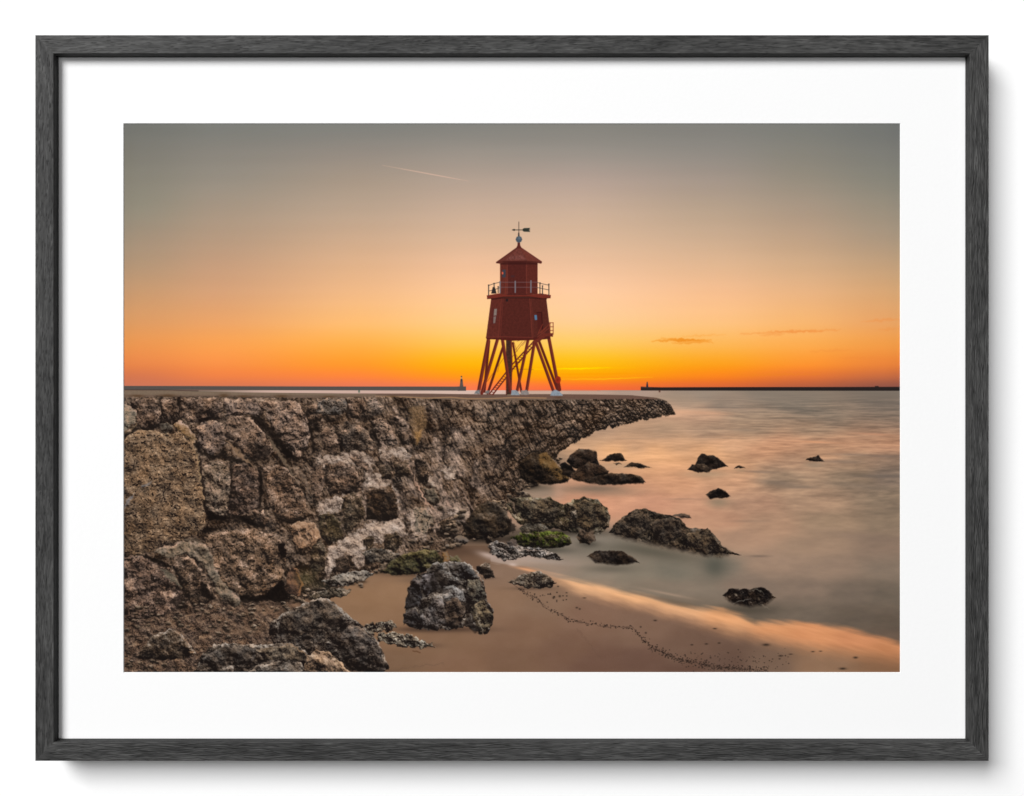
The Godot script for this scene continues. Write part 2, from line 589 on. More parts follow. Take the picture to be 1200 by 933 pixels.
func print_sea():
	var sea := field([
		150,459,120,105,92, 400,459,205,172,158, 560,459,214,184,170, 640,459,200,168,150, 690,459,190,160,142, 740,460,176,150,134, 820,460,156,138,122, 900,460,138,124,110, 1040,460,126,114,102,
		800,470,165,142,122, 850,472,152,132,115, 930,470,134,120,106, 1040,472,124,110,98,
		790,484,205,162,132, 820,486,196,156,128, 880,488,158,134,113, 960,488,136,119,103, 1045,490,132,114,99,
		700,503,176,142,116, 740,498,190,152,122, 780,502,178,144,117, 830,505,172,140,115, 880,502,168,138,113, 950,502,162,132,108, 1045,503,158,124,101,
		640,540,150,122,100, 690,518,200,158,124, 740,520,206,160,124, 790,518,206,160,124, 850,519,200,154,120, 920,518,200,150,117, 990,520,190,144,113, 1045,520,184,138,108,
		720,530,232,176,128, 770,532,234,176,128, 830,531,220,166,123, 900,528,204,152,117, 970,530,186,143,112, 1045,528,180,136,108,
		700,545,205,158,122, 780,545,226,168,124, 850,546,206,156,119, 920,544,176,139,112, 1000,542,160,130,106, 1045,541,146,121,102,
		620,575,168,138,116, 680,575,200,148,118, 740,575,208,152,119, 790,565,214,158,121, 850,562,198,150,117, 920,560,162,134,110, 1000,560,150,126,104, 1045,558,128,110,96,
		560,640,120,96,78, 690,590,214,154,122, 760,590,206,150,120, 820,592,200,149,119, 880,590,184,143,116, 950,588,168,136,111, 1045,585,142,121,101,
		840,612,192,146,117, 900,615,174,138,112, 970,612,158,131,107, 1045,612,140,119,99, 870,632,168,134,110, 950,640,150,124,103, 1045,640,130,109,93,
		610,650,160,138,124, 660,648,138,122,108, 700,640,120,110,97, 700,672,132,118,103, 740,672,124,113,98, 790,668,112,104,91, 840,665,122,110,96, 900,662,146,121,102, 970,665,136,114,97, 1045,668,120,104,90,
		640,668,140,120,104, 690,684,135,116,98, 760,690,122,108,93, 820,690,120,107,93, 870,685,124,106,92, 940,690,122,104,90, 1000,695,108,94,82, 1045,695,102,90,78,
		800,706,112,98,84, 870,722,98,86,74, 940,718,104,91,79, 1000,722,94,82,71, 1045,730,90,78,67, 1045,748,96,80,68, 950,750,100,85,72], 34.0, 12.0)
	var sand := field([
		300,735,96,78,62, 350,712,124,95,74, 430,700,140,107,80, 440,672,134,103,79, 460,690,143,110,83, 420,720,136,104,78, 470,735,134,102,77, 460,780,120,92,71, 520,750,128,98,76, 540,780,126,95,74, 590,700,136,106,84, 590,670,134,107,88, 560,655,112,86,68, 520,655,100,76,60, 620,740,126,96,76, 600,780,118,89,70, 660,760,116,87,70, 700,780,108,80,66, 640,705,132,104,84, 690,722,128,98,80, 750,740,124,96,79, 750,775,106,79,66, 800,785,100,74,62, 800,765,112,86,71, 850,784,100,77,65, 900,785,116,92,76, 960,784,140,108,84, 1050,786,130,95,70], 40.0, 24.0)
	var gold := field([
		620,668,226,170,132, 680,690,240,182,134, 740,700,240,180,130, 740,712,214,160,118, 800,715,238,178,130, 800,735,208,154,114, 850,718,240,172,120, 850,740,226,164,116, 880,752,206,148,106, 900,740,222,154,106, 950,745,220,150,103, 950,765,205,142,98, 1000,752,208,140,97, 1000,770,196,134,92, 1048,762,196,132,90, 1048,778,184,124,84], 34.0, 14.0)
	# upper rim of the wet gold, its lower rim, in x
	var ux := [540.0, 575.0, 600.0, 622.0, 640.0, 680.0, 720.0, 770.0, 815.0, 848.0, 864.0, 885.0, 905.0, 960.0, 1000.0, 1056.0]
	var uy := [652.0, 658.0, 661.0, 665.5, 672.0, 681.5, 689.0, 701.0, 712.5, 712.0, 719.0, 729.0, 728.0, 731.0, 738.0, 753.0]
	var lx := [540.0, 600.0, 640.0, 680.0, 730.0, 770.0, 820.0, 850.0, 900.0, 960.0, 1056.0]
	var ly := [653.0, 664.0, 686.0, 707.0, 719.0, 729.0, 745.0, 754.0, 766.0, 778.0, 789.0]
	for y in range(int((455.0 - yl) / dy), TH):
		var Y := yl + (y + 0.5) * dy
		for x in TW:
			var X := xl + (x + 0.5) * dx
			if Y < 457.6:
				continue
			if Y > 470.0 and X < 560.0 and Y < 600.0:
				continue
			var i := y * TW + x
			var c := sea[i] * (1.0 + 0.10 * smoothstep(600.0, 660.0, Y))
			# ripples: long and thin, finer towards the horizon
			var dd := Y - 455.0
			var vv := 26.0 * log(1.0 + dd / 9.0)
			var r1 := nf.get_noise_2d(X * 0.009 + vv * 0.01, vv * 0.22 + X * 0.002)
			var r2 := nf.get_noise_2d(X * 0.022 + 500.0, vv * 0.62 - X * 0.004)
			var am := 29.0 * smoothstep(3.0, 30.0, dd) * (1.0 - 0.85 * smoothstep(100.0, 190.0, dd)) * (0.55 + 0.45 * smoothstep(760.0, 900.0, X)) + 3.0
			var r3 := nf.get_noise_2d(X * 0.045 + 900.0, vv * 1.15 + X * 0.006)
			var s := am * (0.75 * r1 + 0.7 * r2 + 0.45 * r3)
			c += Vector3(s * 1.08, s * 0.86, s * 0.66)
			if Y > 640.0:
				var hw := 3.0 * nf.get_noise_2d(X * 0.012, Y * 0.05) + 2.5 * nf.get_noise_2d(X * 0.01 + 60.0, (Y - 0.24 * X) * 0.2)
				var u := lut(ux, uy, X) + hw
				var l := lut(lx, ly, X) - 3.0 + 2.0 * nf.get_noise_2d(X * 0.02 + 40.0, 3.0)
				var gs := gold[i]
				var st := nf.get_noise_2d(X * 0.012 + Y * 0.02, (Y - 0.28 * X) * 0.13) * 12.0
				gs += Vector3(st, st * 0.85, st * 0.7)
				var sd := sand[i] * 1.03
				var sn := 3.5 * nf.get_noise_2d(X * 0.03, Y * 0.05) + 2.6 * n1.get_noise_2d(X * 0.9, Y * 0.9)
				sd += Vector3(sn, sn, sn)
				var k := smoothstep(-4.0, 6.0, Y - u)
				var m := smoothstep(-16.0 - 6.0 * smoothstep(740.0, 860.0, X), 6.0, Y - l + 4.0 + 2.5 * nf.get_noise_2d(X * 0.03, (Y - 0.3 * X) * 0.12))
				if l - u < 9.0:
					k = smoothstep(-1.5, 2.5, Y - u)
				c = c.lerp(gs.lerp(sd, m), k)
				if X < 575.0:
					c = sd
			C[i] = c
	# broad swirls in the water
	for s in [[1035, 558, 30, 2.2, 96, 86, 80, 0.55, 0.0], [985, 541, 26, 2.2, 122, 106, 94, 0.5, 0.02], [912, 566, 26, 3.0, 120, 104, 92, 0.5, 0.1], [938, 571, 22, 1.8, 118, 104, 92, 0.45, 0.0], [1000, 533, 30, 1.6, 120, 105, 94, 0.4, 0.03], [1040, 535, 20, 1.4, 118, 102, 92, 0.4, 0.0], [890, 553, 16, 1.3, 124, 108, 96, 0.45, 0.05], [880, 611, 24, 1.6, 140, 115, 98, 0.4, 0.0], [890, 652, 12, 1.4, 96, 82, 74, 0.5, 0.0], [800, 585, 22, 1.1, 150, 120, 100, 0.4, 0.0], [840, 477.6, 20, 0.6, 92, 84, 78, 0.5, 0.0], [910, 478, 34, 0.7, 84, 78, 72, 0.55, 0.0], [955, 518, 12, 1.2, 226, 160, 118, 0.7, 0.02], [1025, 509, 22, 1.2, 208, 146, 112, 0.5, 0.05], [960, 518.5, 26, 0.8, 216, 156, 118, 0.6, 0.04], [1010, 570, 34, 4.0, 122, 108, 96, 0.35, 0.1], [1000, 628, 40, 5.0, 126, 106, 94, 0.35, 0.1], [830, 484, 30, 2.4, 226, 172, 136, 0.5, 0.04], [800, 483, 16, 3.0, 228, 176, 140, 0.6, 0.0], [870, 480, 30, 1.6, 176, 146, 124, 0.4, 0.0], [770, 512, 26, 1.3, 170, 138, 114, 0.4, 0.04], [740, 514, 20, 1.0, 160, 132, 110, 0.4, 0.0], [840, 513, 26, 1.0, 160, 132, 110, 0.4, 0.02], [870, 504, 16, 1.3, 128, 112, 98, 0.4, 0.03]]:
		haze(s[0], s[1], s[2], s[3], V(s[4], s[5], s[6]), s[7], s[8])
	# pool and foam among the stones, dark water beneath the stones
	for s in [[600, 585, 22, 7, 112, 104, 92, 0.7, 0.0], [625, 572, 30, 5, 84, 74, 62, 0.8, 0.0], [640, 578, 22, 6, 150, 132, 114, 0.5, 0.0], [655, 574, 7, 9, 206, 160, 134, 0.6, 0.0], [700, 573, 40, 5, 112, 98, 84, 0.75, 0.0], [720, 578, 34, 4, 150, 122, 102, 0.5, 0.0], [660, 645, 40, 8, 118, 110, 97, 0.6, 0.2], [760, 646, 60, 8, 92, 86, 74, 0.85, 0.16], [838, 664, 15, 14, 88, 86, 76, 0.9, 0.0], [715, 667, 32, 5, 104, 96, 84, 0.8, 0.0], [700, 632, 26, 7, 142, 130, 116, 0.7, 0.1], [829, 556, 24, 4, 168, 140, 112, 0.7, 0.0], [842, 589, 14, 7, 138, 122, 100, 0.75, 0.0], [955, 545, 12, 4, 138, 122, 104, 0.6, 0.0], [880, 715, 34, 6, 78, 70, 60, 0.75, 0.0], [868, 551, 7, 3, 170, 140, 112, 0.5, 0.0], [540, 646, 34, 6, 88, 66, 52, 0.85, 0.05], [572, 651, 12, 3.5, 196, 172, 160, 0.85, 0.25], [584, 656, 14, 3, 172, 150, 138, 0.6, 0.15], [640, 658, 30, 3, 166, 148, 136, 0.6, 0.1], [601, 662, 5, 2, 214, 190, 178, 0.7, 0.1], [618, 668, 14, 1.6, 240, 170, 122, 0.8, 0.2], [598, 588, 8, 4, 124, 116, 98, 0.8, 0.3], [728, 546, 26, 3.5, 190, 156, 124, 0.6, 0.0], [800, 690, 60, 5, 140, 122, 106, 0.35, 0.2], [775, 702, 40, 2, 118, 100, 84, 0.6, 0.2], [782, 696, 26, 1.6, 186, 156, 132, 0.5, 0.2], [800, 709, 22, 3.0, 104, 88, 72, 0.6, 0.2], [690, 694, 20, 1.6, 214, 164, 124, 0.5, 0.1], [880, 728, 10, 2.5, 104, 90, 74, 0.6, 0.35]]:
		haze(s[0], s[1], s[2], s[3], V(s[4], s[5], s[6]), s[7], s[8])

func print_far():
	# far piers, their lights, the strip of sand and the promenade
	area([143, 452.3, 250, 452.6, 400, 453.0, 536, 453.2, 536, 457.8, 143, 457.0], V(84, 78, 74), 1.0, 0.35, 0.03)
	area([536, 452.9, 546, 452.9, 546.2, 458, 536, 458], V(82, 75, 72), 1.0, 0.3, 0.04)
	area([538.6, 453.2, 539.6, 444.5, 541.9, 444.5, 542.9, 453.2], V(92, 80, 74), 1.0, 0.35)
	area([539.9, 443.6, 541.6, 443.6, 541.7, 447, 539.8, 447], V(60, 56, 62), 1.0, 0.3)
	area([540, 442.2, 541.4, 442.2, 541.4, 444.2, 540, 444.2], V(176, 158, 130), 0.9, 0.3)
	area([540.1, 440.6, 541.3, 440.6, 541.5, 442, 539.9, 442], V(70, 62, 66), 1.0, 0.3)
	area([600, 457.2, 640, 456.6, 665, 456.2, 700, 456.8, 705, 458.2, 600, 458.2], V(222, 112, 78), 0.6, 0.5)
	area([751, 453.6, 775, 454.0, 880, 453.7, 1056, 453.4, 1056, 458, 751, 457.7], V(40, 33, 32), 1.0, 0.35, 0.05)
	area([751, 453.2, 756, 453.4, 764, 453.6, 764, 455, 751, 455], V(62, 48, 46), 1.0, 0.3)
	area([757.3, 454, 757.8, 449.6, 759.4, 449.6, 760, 454], V(58, 50, 54), 1.0, 0.35)
	area([758, 447.6, 759.2, 447.6, 759.4, 450, 757.8, 450], V(70, 58, 56), 1.0, 0.35)
	area([1026, 452.4, 1030, 452.4, 1030.5, 454, 1025.5, 454], V(46, 36, 34), 0.9, 0.4)
	stroke([700, 458.0, 752, 457.9], 0.7, V(150, 134, 122), 0.6, 0.4)
	area([772, 457.4, 774.2, 457.4, 774, 459.8, 772.2, 459.8], V(92, 62, 52), 0.9, 0.4)
	stroke([145, 456.9, 185, 457.0, 232, 458.2], 0.9, V(56, 48, 44), 0.8, 0.4)
	area([419.6, 457.3, 421.6, 457.3, 421.6, 460.2, 419.6, 460.2], V(72, 96, 82), 0.8, 0.4)
	# promenade
	area([143, 457.3, 200, 457.6, 235, 459.0, 300, 460.2, 420, 461.2, 500, 461.4, 560, 462.2, 640, 462.0, 700, 462.4, 740, 463.2, 770, 466.2, 782, 470, 782, 474, 143, 474], V(110, 90, 76), 1.0, 0.4, 0.05)
	area([420, 461.4, 500, 461.8, 560, 462.4, 640, 462.2, 700, 462.6, 740, 463.6, 770, 466.6, 770, 469, 640, 467, 500, 465], V(106, 80, 69), 0.9, 0.8, 0.05)
	area([143, 457.6, 200, 458, 260, 460, 440, 462, 440, 463.4, 260, 463, 143, 462.5], V(126, 108, 90), 0.7, 0.7, 0.06)
	stroke([440, 464.6, 475, 465.4, 500, 466.8, 528, 465.6, 548, 467.4, 575, 467.2, 600, 466, 640, 466.6], 1.3, V(168, 128, 94), 0.85, 0.5)
	stroke([180, 464.8, 260, 465.4, 330, 466], 1.0, V(46, 38, 32), 0.7, 0.6, 1.5)
	for s in [[160, 464, 8, 1.6], [196, 463.6, 10, 1.8], [262, 463.4, 6, 2.2], [330, 464.4, 8, 1.8], [385, 465, 8, 1.2], [460, 464.6, 6, 1.2], [655, 466.2, 4, 0.8], [285, 464.4, 8, 1.2]]:
		haze(s[0], s[1], s[2], s[3], V(84, 60, 40), 0.75)

var wtx := [143.0, 265.0, 400.0, 440.0, 480.0, 560.0, 640.0, 700.0, 760.0, 778.0, 786.0, 792.0]
var wty := [465.2, 466.2, 466.2, 464.4, 466.5, 469.4, 469.0, 468.0, 467.8, 469.0, 474.0, 485.5]
var wbx := [143.0, 260.0, 330.0, 400.0, 440.0, 520.0, 560.0, 600.0, 640.0, 660.0, 700.0, 740.0, 770.0, 792.0]
var wby := [792.0, 740.0, 712.0, 690.0, 668.0, 646.0, 628.0, 590.0, 548.0, 527.0, 505.0, 494.0, 489.5, 486.5]

func print_groyne():
	# the long stone face, coordinates running along it and down its slope
	var us := PackedFloat32Array()
	us.resize(900)
	var acc := 0.0
	for k in 900:
		var X := 100.0 + k
		us[k] = acc
		acc += 1.0 / maxf(10.0, lut(wbx, wby, X) - lut(wtx, wty, X))
	var L := LGT.normalized()
	for x in TW:
		var X := xl + (x + 0.5) * dx
		if X > 793.0:
			break
		var t := lut(wtx, wty, X)
		var bt := lut(wbx, wby, X)
		var h := maxf(6.0, bt - t)
		var far := smoothstep(330.0, 520.0, X)
		for y in range(int((t - 2.0 - yl) / dy), mini(TH, int((bt + 4.0 - yl) / dy))):
			var Y := yl + (y + 0.5) * dy
			var rag := 1.2 * nf.get_noise_2d(X * 0.22, Y * 0.22)
			var foot := (2.2 + 2.6 * smoothstep(560.0, 620.0, X) * (1.0 - smoothstep(730.0, 780.0, X))) * nf.get_noise_2d(X * 0.09, Y * 0.05 + 12.0)
			var al := smoothstep(-0.7, 0.7, Y - t + rag * 0.8) * smoothstep(-1.0, 1.0, bt - Y + rag * 1.2 + foot)
			if al <= 0.0:
				continue
			var v := (Y - t) / h
			var xs := clampf(X - (0.22 + 0.25 * far) * (Y - t) - 100.0, 0.0, 898.0)
			var u := us[int(xs)]
			var wx := nf.get_noise_2d(X * 0.05, Y * 0.05)
			var wy := nf.get_noise_2d(X * 0.05 + 60.0, Y * 0.05)
			var cu := u * 4.6 + wx * 0.22
			var cv := v * 5.0 + wy * 0.35
			var cell := nc.get_noise_2d(cu, cv)
			var crack := nd.get_noise_2d(cu, cv) + 1.0
			var b := 0.40 + 0.10 * cell - 0.30 * (1.0 - smoothstep(0.02, 0.22, crack))
			var ku := 1.7 / h
			b += 0.45 * (crack - 1.0 - nd.get_noise_2d(cu + L.x * ku * 4.6, cv + L.y * ku * 5.0))
			var mu := u * 13.0 + wx * 0.5
			var mv := v * 15.0 + wy * 0.7
			var mk := nd.get_noise_2d(mu, mv)
			b += (0.2 + 0.12 * far) * (mk - nd.get_noise_2d(mu + L.x * ku * 9.0, mv + L.y * ku * 10.0)) + 0.07 * nc.get_noise_2d(mu, mv)
			b -= 0.06 * far * (1.0 - smoothstep(0.0, 0.2, mk + 1.0))
			# streaks down the slope on the far part, pitted lumps on the near part
			var da := X * 0.46 + Y * 0.88
			var db := X * 0.88 - Y * 0.46
			var s0 := nf.get_noise_2d(da * 0.05, db * 0.26) - nf.get_noise_2d((da - 1.0) * 0.05, (db + 1.1) * 0.26)
			var g0 := nf.get_noise_2d(X * 0.075, Y * 0.075) - nf.get_noise_2d((X + L.x * 2.5) * 0.075, (Y + L.y * 2.5) * 0.075)
			var g1 := nf.get_noise_2d(X * 0.24, Y * 0.24) - nf.get_noise_2d((X + L.x) * 0.24, (Y + L.y) * 0.24)
			var sv := nf.get_noise_2d(da * 0.035 + 20.0, db * 0.12)
			var lo := nf.get_noise_2d(u * 9.0 + 4.0, v * 6.0)
			b += 0.04 * far + s0 * (0.12 + 0.14 * far) + 0.18 * far * sv + (0.55 - 0.2 * far) * g0 + 0.32 * g1 + 0.16 * lo
			b -= 0.36 * smoothstep(0.34, 0.72, n1.get_noise_2d(X * 0.22, Y * (0.22 - 0.06 * far)) + 0.35 * n1.get_noise_2d(X * 0.5, Y * 0.5))
			b += 0.10 * n1.get_noise_2d(X * 0.8, Y * 0.8)
			b += 0.10 * smoothstep(0.12, 0.0, v) * (1.0 - smoothstep(600.0, 760.0, X))
			# wet dark weed low down on the far end
			var wet := smoothstep(0.45, 0.95, v + 0.25 * wx) * smoothstep(560.0, 640.0, X)
			b -= 0.20 * wet + 0.08 * smoothstep(640.0, 740.0, X)
			var warm := 0.5 + 0.5 * nf.get_noise_2d(X * 0.02 + 9.0, Y * 0.03)
			var c := ramp(b, V(31, 24, 20), V(102, 82, 67), V(178, 149, 127))
			c += Vector3(10.0, 0.0, -8.0) * (warm - 0.5) + Vector3(5, 1, -4) * n1.get_noise_2d(X * 0.55, Y * 0.55 + 30.0)
			# pale lime over the middle of the face
			var lime := smoothstep(0.05, 0.45, nf.get_noise_2d(da * 0.02, db * 0.045 + 7.0) + 0.22 - absf(v - 0.62) * 0.8) * smoothstep(385.0, 430.0, X) * (1.0 - smoothstep(545.0, 600.0, X))
			c = c.lerp(V(178, 150, 132) * (0.55 + 0.75 * b), clampf(lime * 0.75, 0.0, 1.0))
			var i := y * TW + x
			C[i] = C[i].lerp(c, al)
	# gravel and broken stone at the near foot
	rock([143, 700, 170, 690, 200, 700, 240, 708, 290, 708, 330, 703, 352, 712, 340, 735, 320, 752, 290, 770, 250, 796, 130, 796, 130, 700], {"m": V(102, 80, 66), "l": V(160, 132, 106), "pits": 0.75, "rough": 1.0, "relief": 0.2, "ff": 0.3, "edge": 0.0, "soft": 7.0, "wav": 6.0, "b": 0.42, "top": 0.0, "seed": 44.0, "facet": 5.0, "fk": 0.09})

func print_stones():
	var near := {"relief": 0.6, "m": V(108, 86, 71), "l": V(184, 151, 128), "pits": 0.85, "rough": 0.95, "round": 7.0, "edge": 0.42, "wav": 2.3, "wf": 0.085, "top": 0.16, "soft": 0.9, "facet": 22.0, "fk": 0.10}
	# dark joints between the near stones
	for s in [[145, 512, 155, 504, 168, 503, 182, 501, 190, 496], [188, 468, 188.5, 482, 190, 496], [209, 468, 209.5, 482, 210, 492, 203, 497], [231, 492.5, 245, 489.5, 259, 491], [228, 518, 236, 532, 250, 536, 262, 530], [234, 540, 237, 570, 241, 597], [262, 505, 263, 520, 266, 515], [296, 490, 312, 508, 330, 530, 348, 538], [270, 545, 271, 570, 268, 600], [304, 552, 306, 575, 303, 595], [241, 600, 255, 608, 275, 606, 292, 613, 306, 618], [325, 606, 338, 612, 356, 607], [360, 484, 364, 505, 368, 530], [172, 653, 186, 658, 199, 665], [232, 676, 241, 690, 250, 702], [281, 699, 300, 703, 318, 700, 330, 684], [262, 536, 285, 541, 298, 550], [406, 470, 408, 488], [396, 515, 400, 527], [436, 505, 445, 522], [370, 488, 372, 505]]:
		stroke(s, 4.6, V(28, 22, 19), 0.85, 1.8, 3.0)
	var S := [
		[[143, 472, 152, 475, 160, 484, 158, 495, 148, 504, 143, 508], {"m": V(122, 110, 94), "pits": 0.3, "b": 0.5}],
		[[143, 508, 149, 504, 159, 496, 161, 490, 159, 500, 152, 507, 143, 514], {"m": V(104, 84, 62), "b": 0.42, "round": 3.0}],
		[[151, 472, 165, 467, 182, 468, 187, 480, 187, 494, 178, 501, 165, 504, 159, 500, 161, 487, 156, 478], {"b": 0.38}],
		[[188, 468, 206, 466, 209, 480, 208, 490, 200, 497, 192, 494, 189, 482], {"b": 0.34}],
		[[211, 468, 232, 466, 259, 468, 262, 480, 258, 491, 246, 490, 232, 495, 220, 496, 212, 488], {"b": 0.36, "facet": 16.0, "fk": 0.12}],
		[[188, 497, 196, 495, 203, 500, 201, 505, 193, 508, 187, 504], {"m": V(112, 99, 84), "pits": 0.2, "round": 4.0, "b": 0.42}],
		[[203, 498, 210, 492, 219, 500, 229, 512, 231, 519, 222, 517, 210, 508], {"m": V(126, 98, 68), "pits": 0.25, "b": 0.5, "round": 5.0}],
		[[143, 516, 155, 507, 170, 504, 190, 508, 207, 507, 220, 514, 228, 524, 232, 540, 234, 560, 238, 580, 240, 605, 238, 622, 225, 629, 205, 637, 185, 643, 165, 651, 143, 651], {"m": V(110, 87, 67), "l": V(182, 149, 118), "pits": 1.2, "round": 7.0, "b": 0.46, "rough": 0.8, "wav": 2.6, "seed": 3.0, "top": 0.02, "facet": 34.0, "relief": 0.3}],
		[[229, 502, 240, 494, 255, 492, 262, 500, 264, 515, 261, 525, 250, 533, 240, 530, 231, 520], {"m": V(115, 95, 83), "b": 0.46, "facet": 12.0, "fk": 0.15}],
		[[262, 468, 290, 468, 301, 473, 312, 482, 300, 488, 280, 486, 264, 488], {"b": 0.44, "m": V(113, 93, 81)}],
		[[263, 498, 269, 489, 285, 487, 296, 491, 308, 506, 318, 522, 320, 530, 313, 537, 298, 538, 285, 531, 270, 516, 262, 508], {"m": V(115, 92, 76), "b": 0.46, "seed": 5.0, "facet": 20.0, "fk": 0.10}],
		[[301, 473, 318, 470, 345, 470, 358, 485, 363, 505, 361, 520, 353, 536, 346, 535, 336, 525, 323, 508, 315, 495, 312, 485], {"m": V(116, 94, 80), "b": 0.47, "seed": 6.0, "rough": 1.3}],
		[[359, 475, 372, 472, 378, 490, 375, 505, 364, 500], {"b": 0.36}],
		[[236, 547, 245, 542, 262, 540, 269, 552, 269, 575, 267, 595, 262, 606, 250, 604, 243, 595, 240, 570], {"m": V(114, 96, 80), "b": 0.47, "rough": 1.5, "ff": 0.16}],
		[[272, 545, 290, 543, 302, 555, 304, 575, 302, 592, 292, 602, 275, 604, 268, 600, 271, 575], {"b": 0.37, "m": V(99, 79, 67), "seed": 8.0}],
		[[296, 600, 308, 598, 315, 608, 309, 617, 298, 614], {"b": 0.34, "round": 5.0}],
		[[307, 548, 330, 545, 346, 560, 356, 580, 360, 600, 352, 607, 336, 610, 322, 603, 315, 590, 309, 570], {"m": V(110, 86, 69), "b": 0.42, "seed": 9.0, "pits": 1.0}],
		[[340, 616, 355, 611, 370, 613, 375, 630, 369, 645, 353, 646, 342, 636], {"m": V(146, 112, 86), "l": V(196, 158, 128), "b": 0.48, "pits": 0.3}],
		[[240, 630, 260, 623, 290, 619, 320, 625, 334, 640, 337, 660, 330, 678, 318, 690, 306, 696, 283, 699, 264, 690, 251, 672, 243, 650], {"m": V(110, 87, 69), "b": 0.44, "seed": 10.0, "pits": 1.0, "facet": 26.0, "fk": 0.12}],
		[[143, 652, 165, 652, 186, 660, 200, 668, 212, 690, 222, 712, 190, 722, 143, 728], {"m": V(106, 84, 71), "b": 0.42, "seed": 11.0, "pits": 0.9, "facet": 22.0, "fk": 0.2}],
		[[200, 652, 222, 652, 238, 668, 246, 690, 245, 706, 226, 712, 212, 690], {"m": V(100, 80, 65), "b": 0.38, "seed": 12.0, "pits": 0.9, "round": 12.0}],
		[[178, 646, 192, 641, 222, 633, 242, 640, 252, 664, 262, 684, 282, 704, 276, 713, 262, 704, 246, 680, 236, 660, 218, 650, 196, 654], {"m": V(118, 103, 86), "b": 0.48, "pits": 0.3, "round": 6.0}],
		[[338, 665, 349, 668, 355, 686, 349, 699, 340, 700, 336, 684], {"m": V(104, 76, 60), "b": 0.4, "pits": 0.2, "round": 5.0}],
		[[371, 470, 380, 467, 405, 467, 407, 481, 400, 485, 385, 488, 372, 484], {"m": V(112, 101, 92), "b": 0.45, "seed": 13.0}],
		[[408, 468, 425, 466, 431, 480, 420, 490, 409, 488], {"b": 0.38}],
		[[427, 466, 440, 468, 451, 480, 445, 486, 433, 490], {"b": 0.4, "m": V(104, 88, 76)}],
		[[390, 500, 405, 494, 420, 498, 432, 508, 440, 525, 437, 528, 420, 528, 403, 526, 397, 512], {"b": 0.36, "m": V(102, 85, 72), "seed": 14.0}],
		[[432, 494, 446, 489, 460, 504, 467, 521, 455, 523, 443, 515], {"b": 0.5, "m": V(118, 98, 84), "rough": 1.5}],
		[[376, 505, 390, 500, 397, 520, 394, 535, 385, 531, 377, 520], {"b": 0.42}],
		[[462, 487, 476, 492, 481, 505, 480, 520, 470, 522, 464, 505], {"b": 0.42, "m": V(110, 90, 76)}],
		[[382, 545, 400, 541, 415, 548, 421, 560, 425, 575, 406, 578, 386, 580, 380, 560], {"b": 0.34, "seed": 15.0}],
		[[366, 548, 378, 546, 380, 565, 376, 585, 368, 590, 364, 570], {"b": 0.34}],
		[[408, 536, 420, 533, 430, 543, 431, 556, 420, 548], {"b": 0.3}],
		[[443, 545, 455, 543, 462, 555, 460, 562, 447, 560], {"b": 0.28, "m": V(86, 70, 56)}],
		[[459, 540, 478, 540, 483, 557, 466, 561], {"b": 0.27, "m": V(86, 70, 56)}],
		[[484, 538, 496, 536, 504, 552, 500, 570, 490, 566], {"b": 0.3, "m": V(92, 74, 60)}],
		[[400, 583, 415, 577, 425, 582, 427, 605, 415, 620, 404, 625, 401, 600], {"b": 0.31, "m": V(90, 74, 58), "seed": 16.0}],
		[[372, 606, 385, 600, 398, 610, 401, 630, 386, 641, 374, 628], {"b": 0.29, "m": V(84, 70, 52), "seed": 17.0}],
		[[428, 577, 440, 572, 458, 568, 463, 580, 466, 608, 455, 610, 440, 612, 430, 608], {"b": 0.22, "m": V(80, 62, 48), "pits": 0.6, "seed": 18.0}],
		[[366, 640, 378, 632, 384, 650, 380, 668, 368, 678, 362, 660], {"b": 0.27, "m": V(84, 70, 54)}],
		[[394, 655, 408, 650, 415, 662, 406, 672, 394, 670], {"b": 0.25, "m": V(82, 66, 54), "round": 6.0}],
		[[424, 632, 436, 627, 440, 640, 430, 646], {"b": 0.28, "m": V(86, 70, 54), "round": 5.0}],
		[[450, 628, 464, 622, 472, 640, 462, 648, 452, 644], {"b": 0.28, "m": V(88, 72, 56), "round": 5.0}],
		[[497, 573, 510, 571, 516, 585, 508, 594, 498, 588], {"b": 0.4, "m": V(112, 98, 82), "pits": 0.2}],
		[[484, 596, 500, 594, 508, 610, 500, 626, 486, 622], {"b": 0.48, "m": V(122, 108, 92)}],
		[[514, 612, 530, 606, 536, 618, 528, 628, 516, 626], {"b": 0.28, "m": V(86, 70, 56), "round": 6.0}]]
	# the pale ridges of mortar go first, the stones stand over them
	for s in [[[405, 530, 425, 529, 438, 540, 434, 560, 426, 548, 404, 542, 385, 546, 370, 545, 372, 535, 390, 534], 0.75], [[437, 556, 452, 558, 462, 568, 470, 600, 478, 632, 455, 630, 440, 640, 425, 640, 418, 630, 428, 612, 466, 610, 462, 575, 430, 572, 422, 580, 424, 568], 0.8], [[444, 530, 470, 524, 482, 534, 480, 545, 464, 534, 446, 538], 0.7], [[372, 590, 392, 582, 404, 580, 402, 600, 385, 602, 374, 606], 0.5], [[384, 640, 400, 634, 420, 620, 425, 640, 428, 660, 420, 668, 408, 650, 395, 656, 386, 680, 380, 684], 0.75], [[434, 618, 452, 615, 452, 630, 445, 634, 432, 634], 0.7], [[514, 545, 530, 548, 536, 560, 525, 562], 0.55], [[500, 560, 508, 558, 514, 568, 504, 572], 0.6], [[524, 594, 545, 596, 552, 608, 540, 612, 526, 602], 0.6], [[478, 600, 492, 592, 505, 605, 500, 630, 482, 635], 0.5]]:
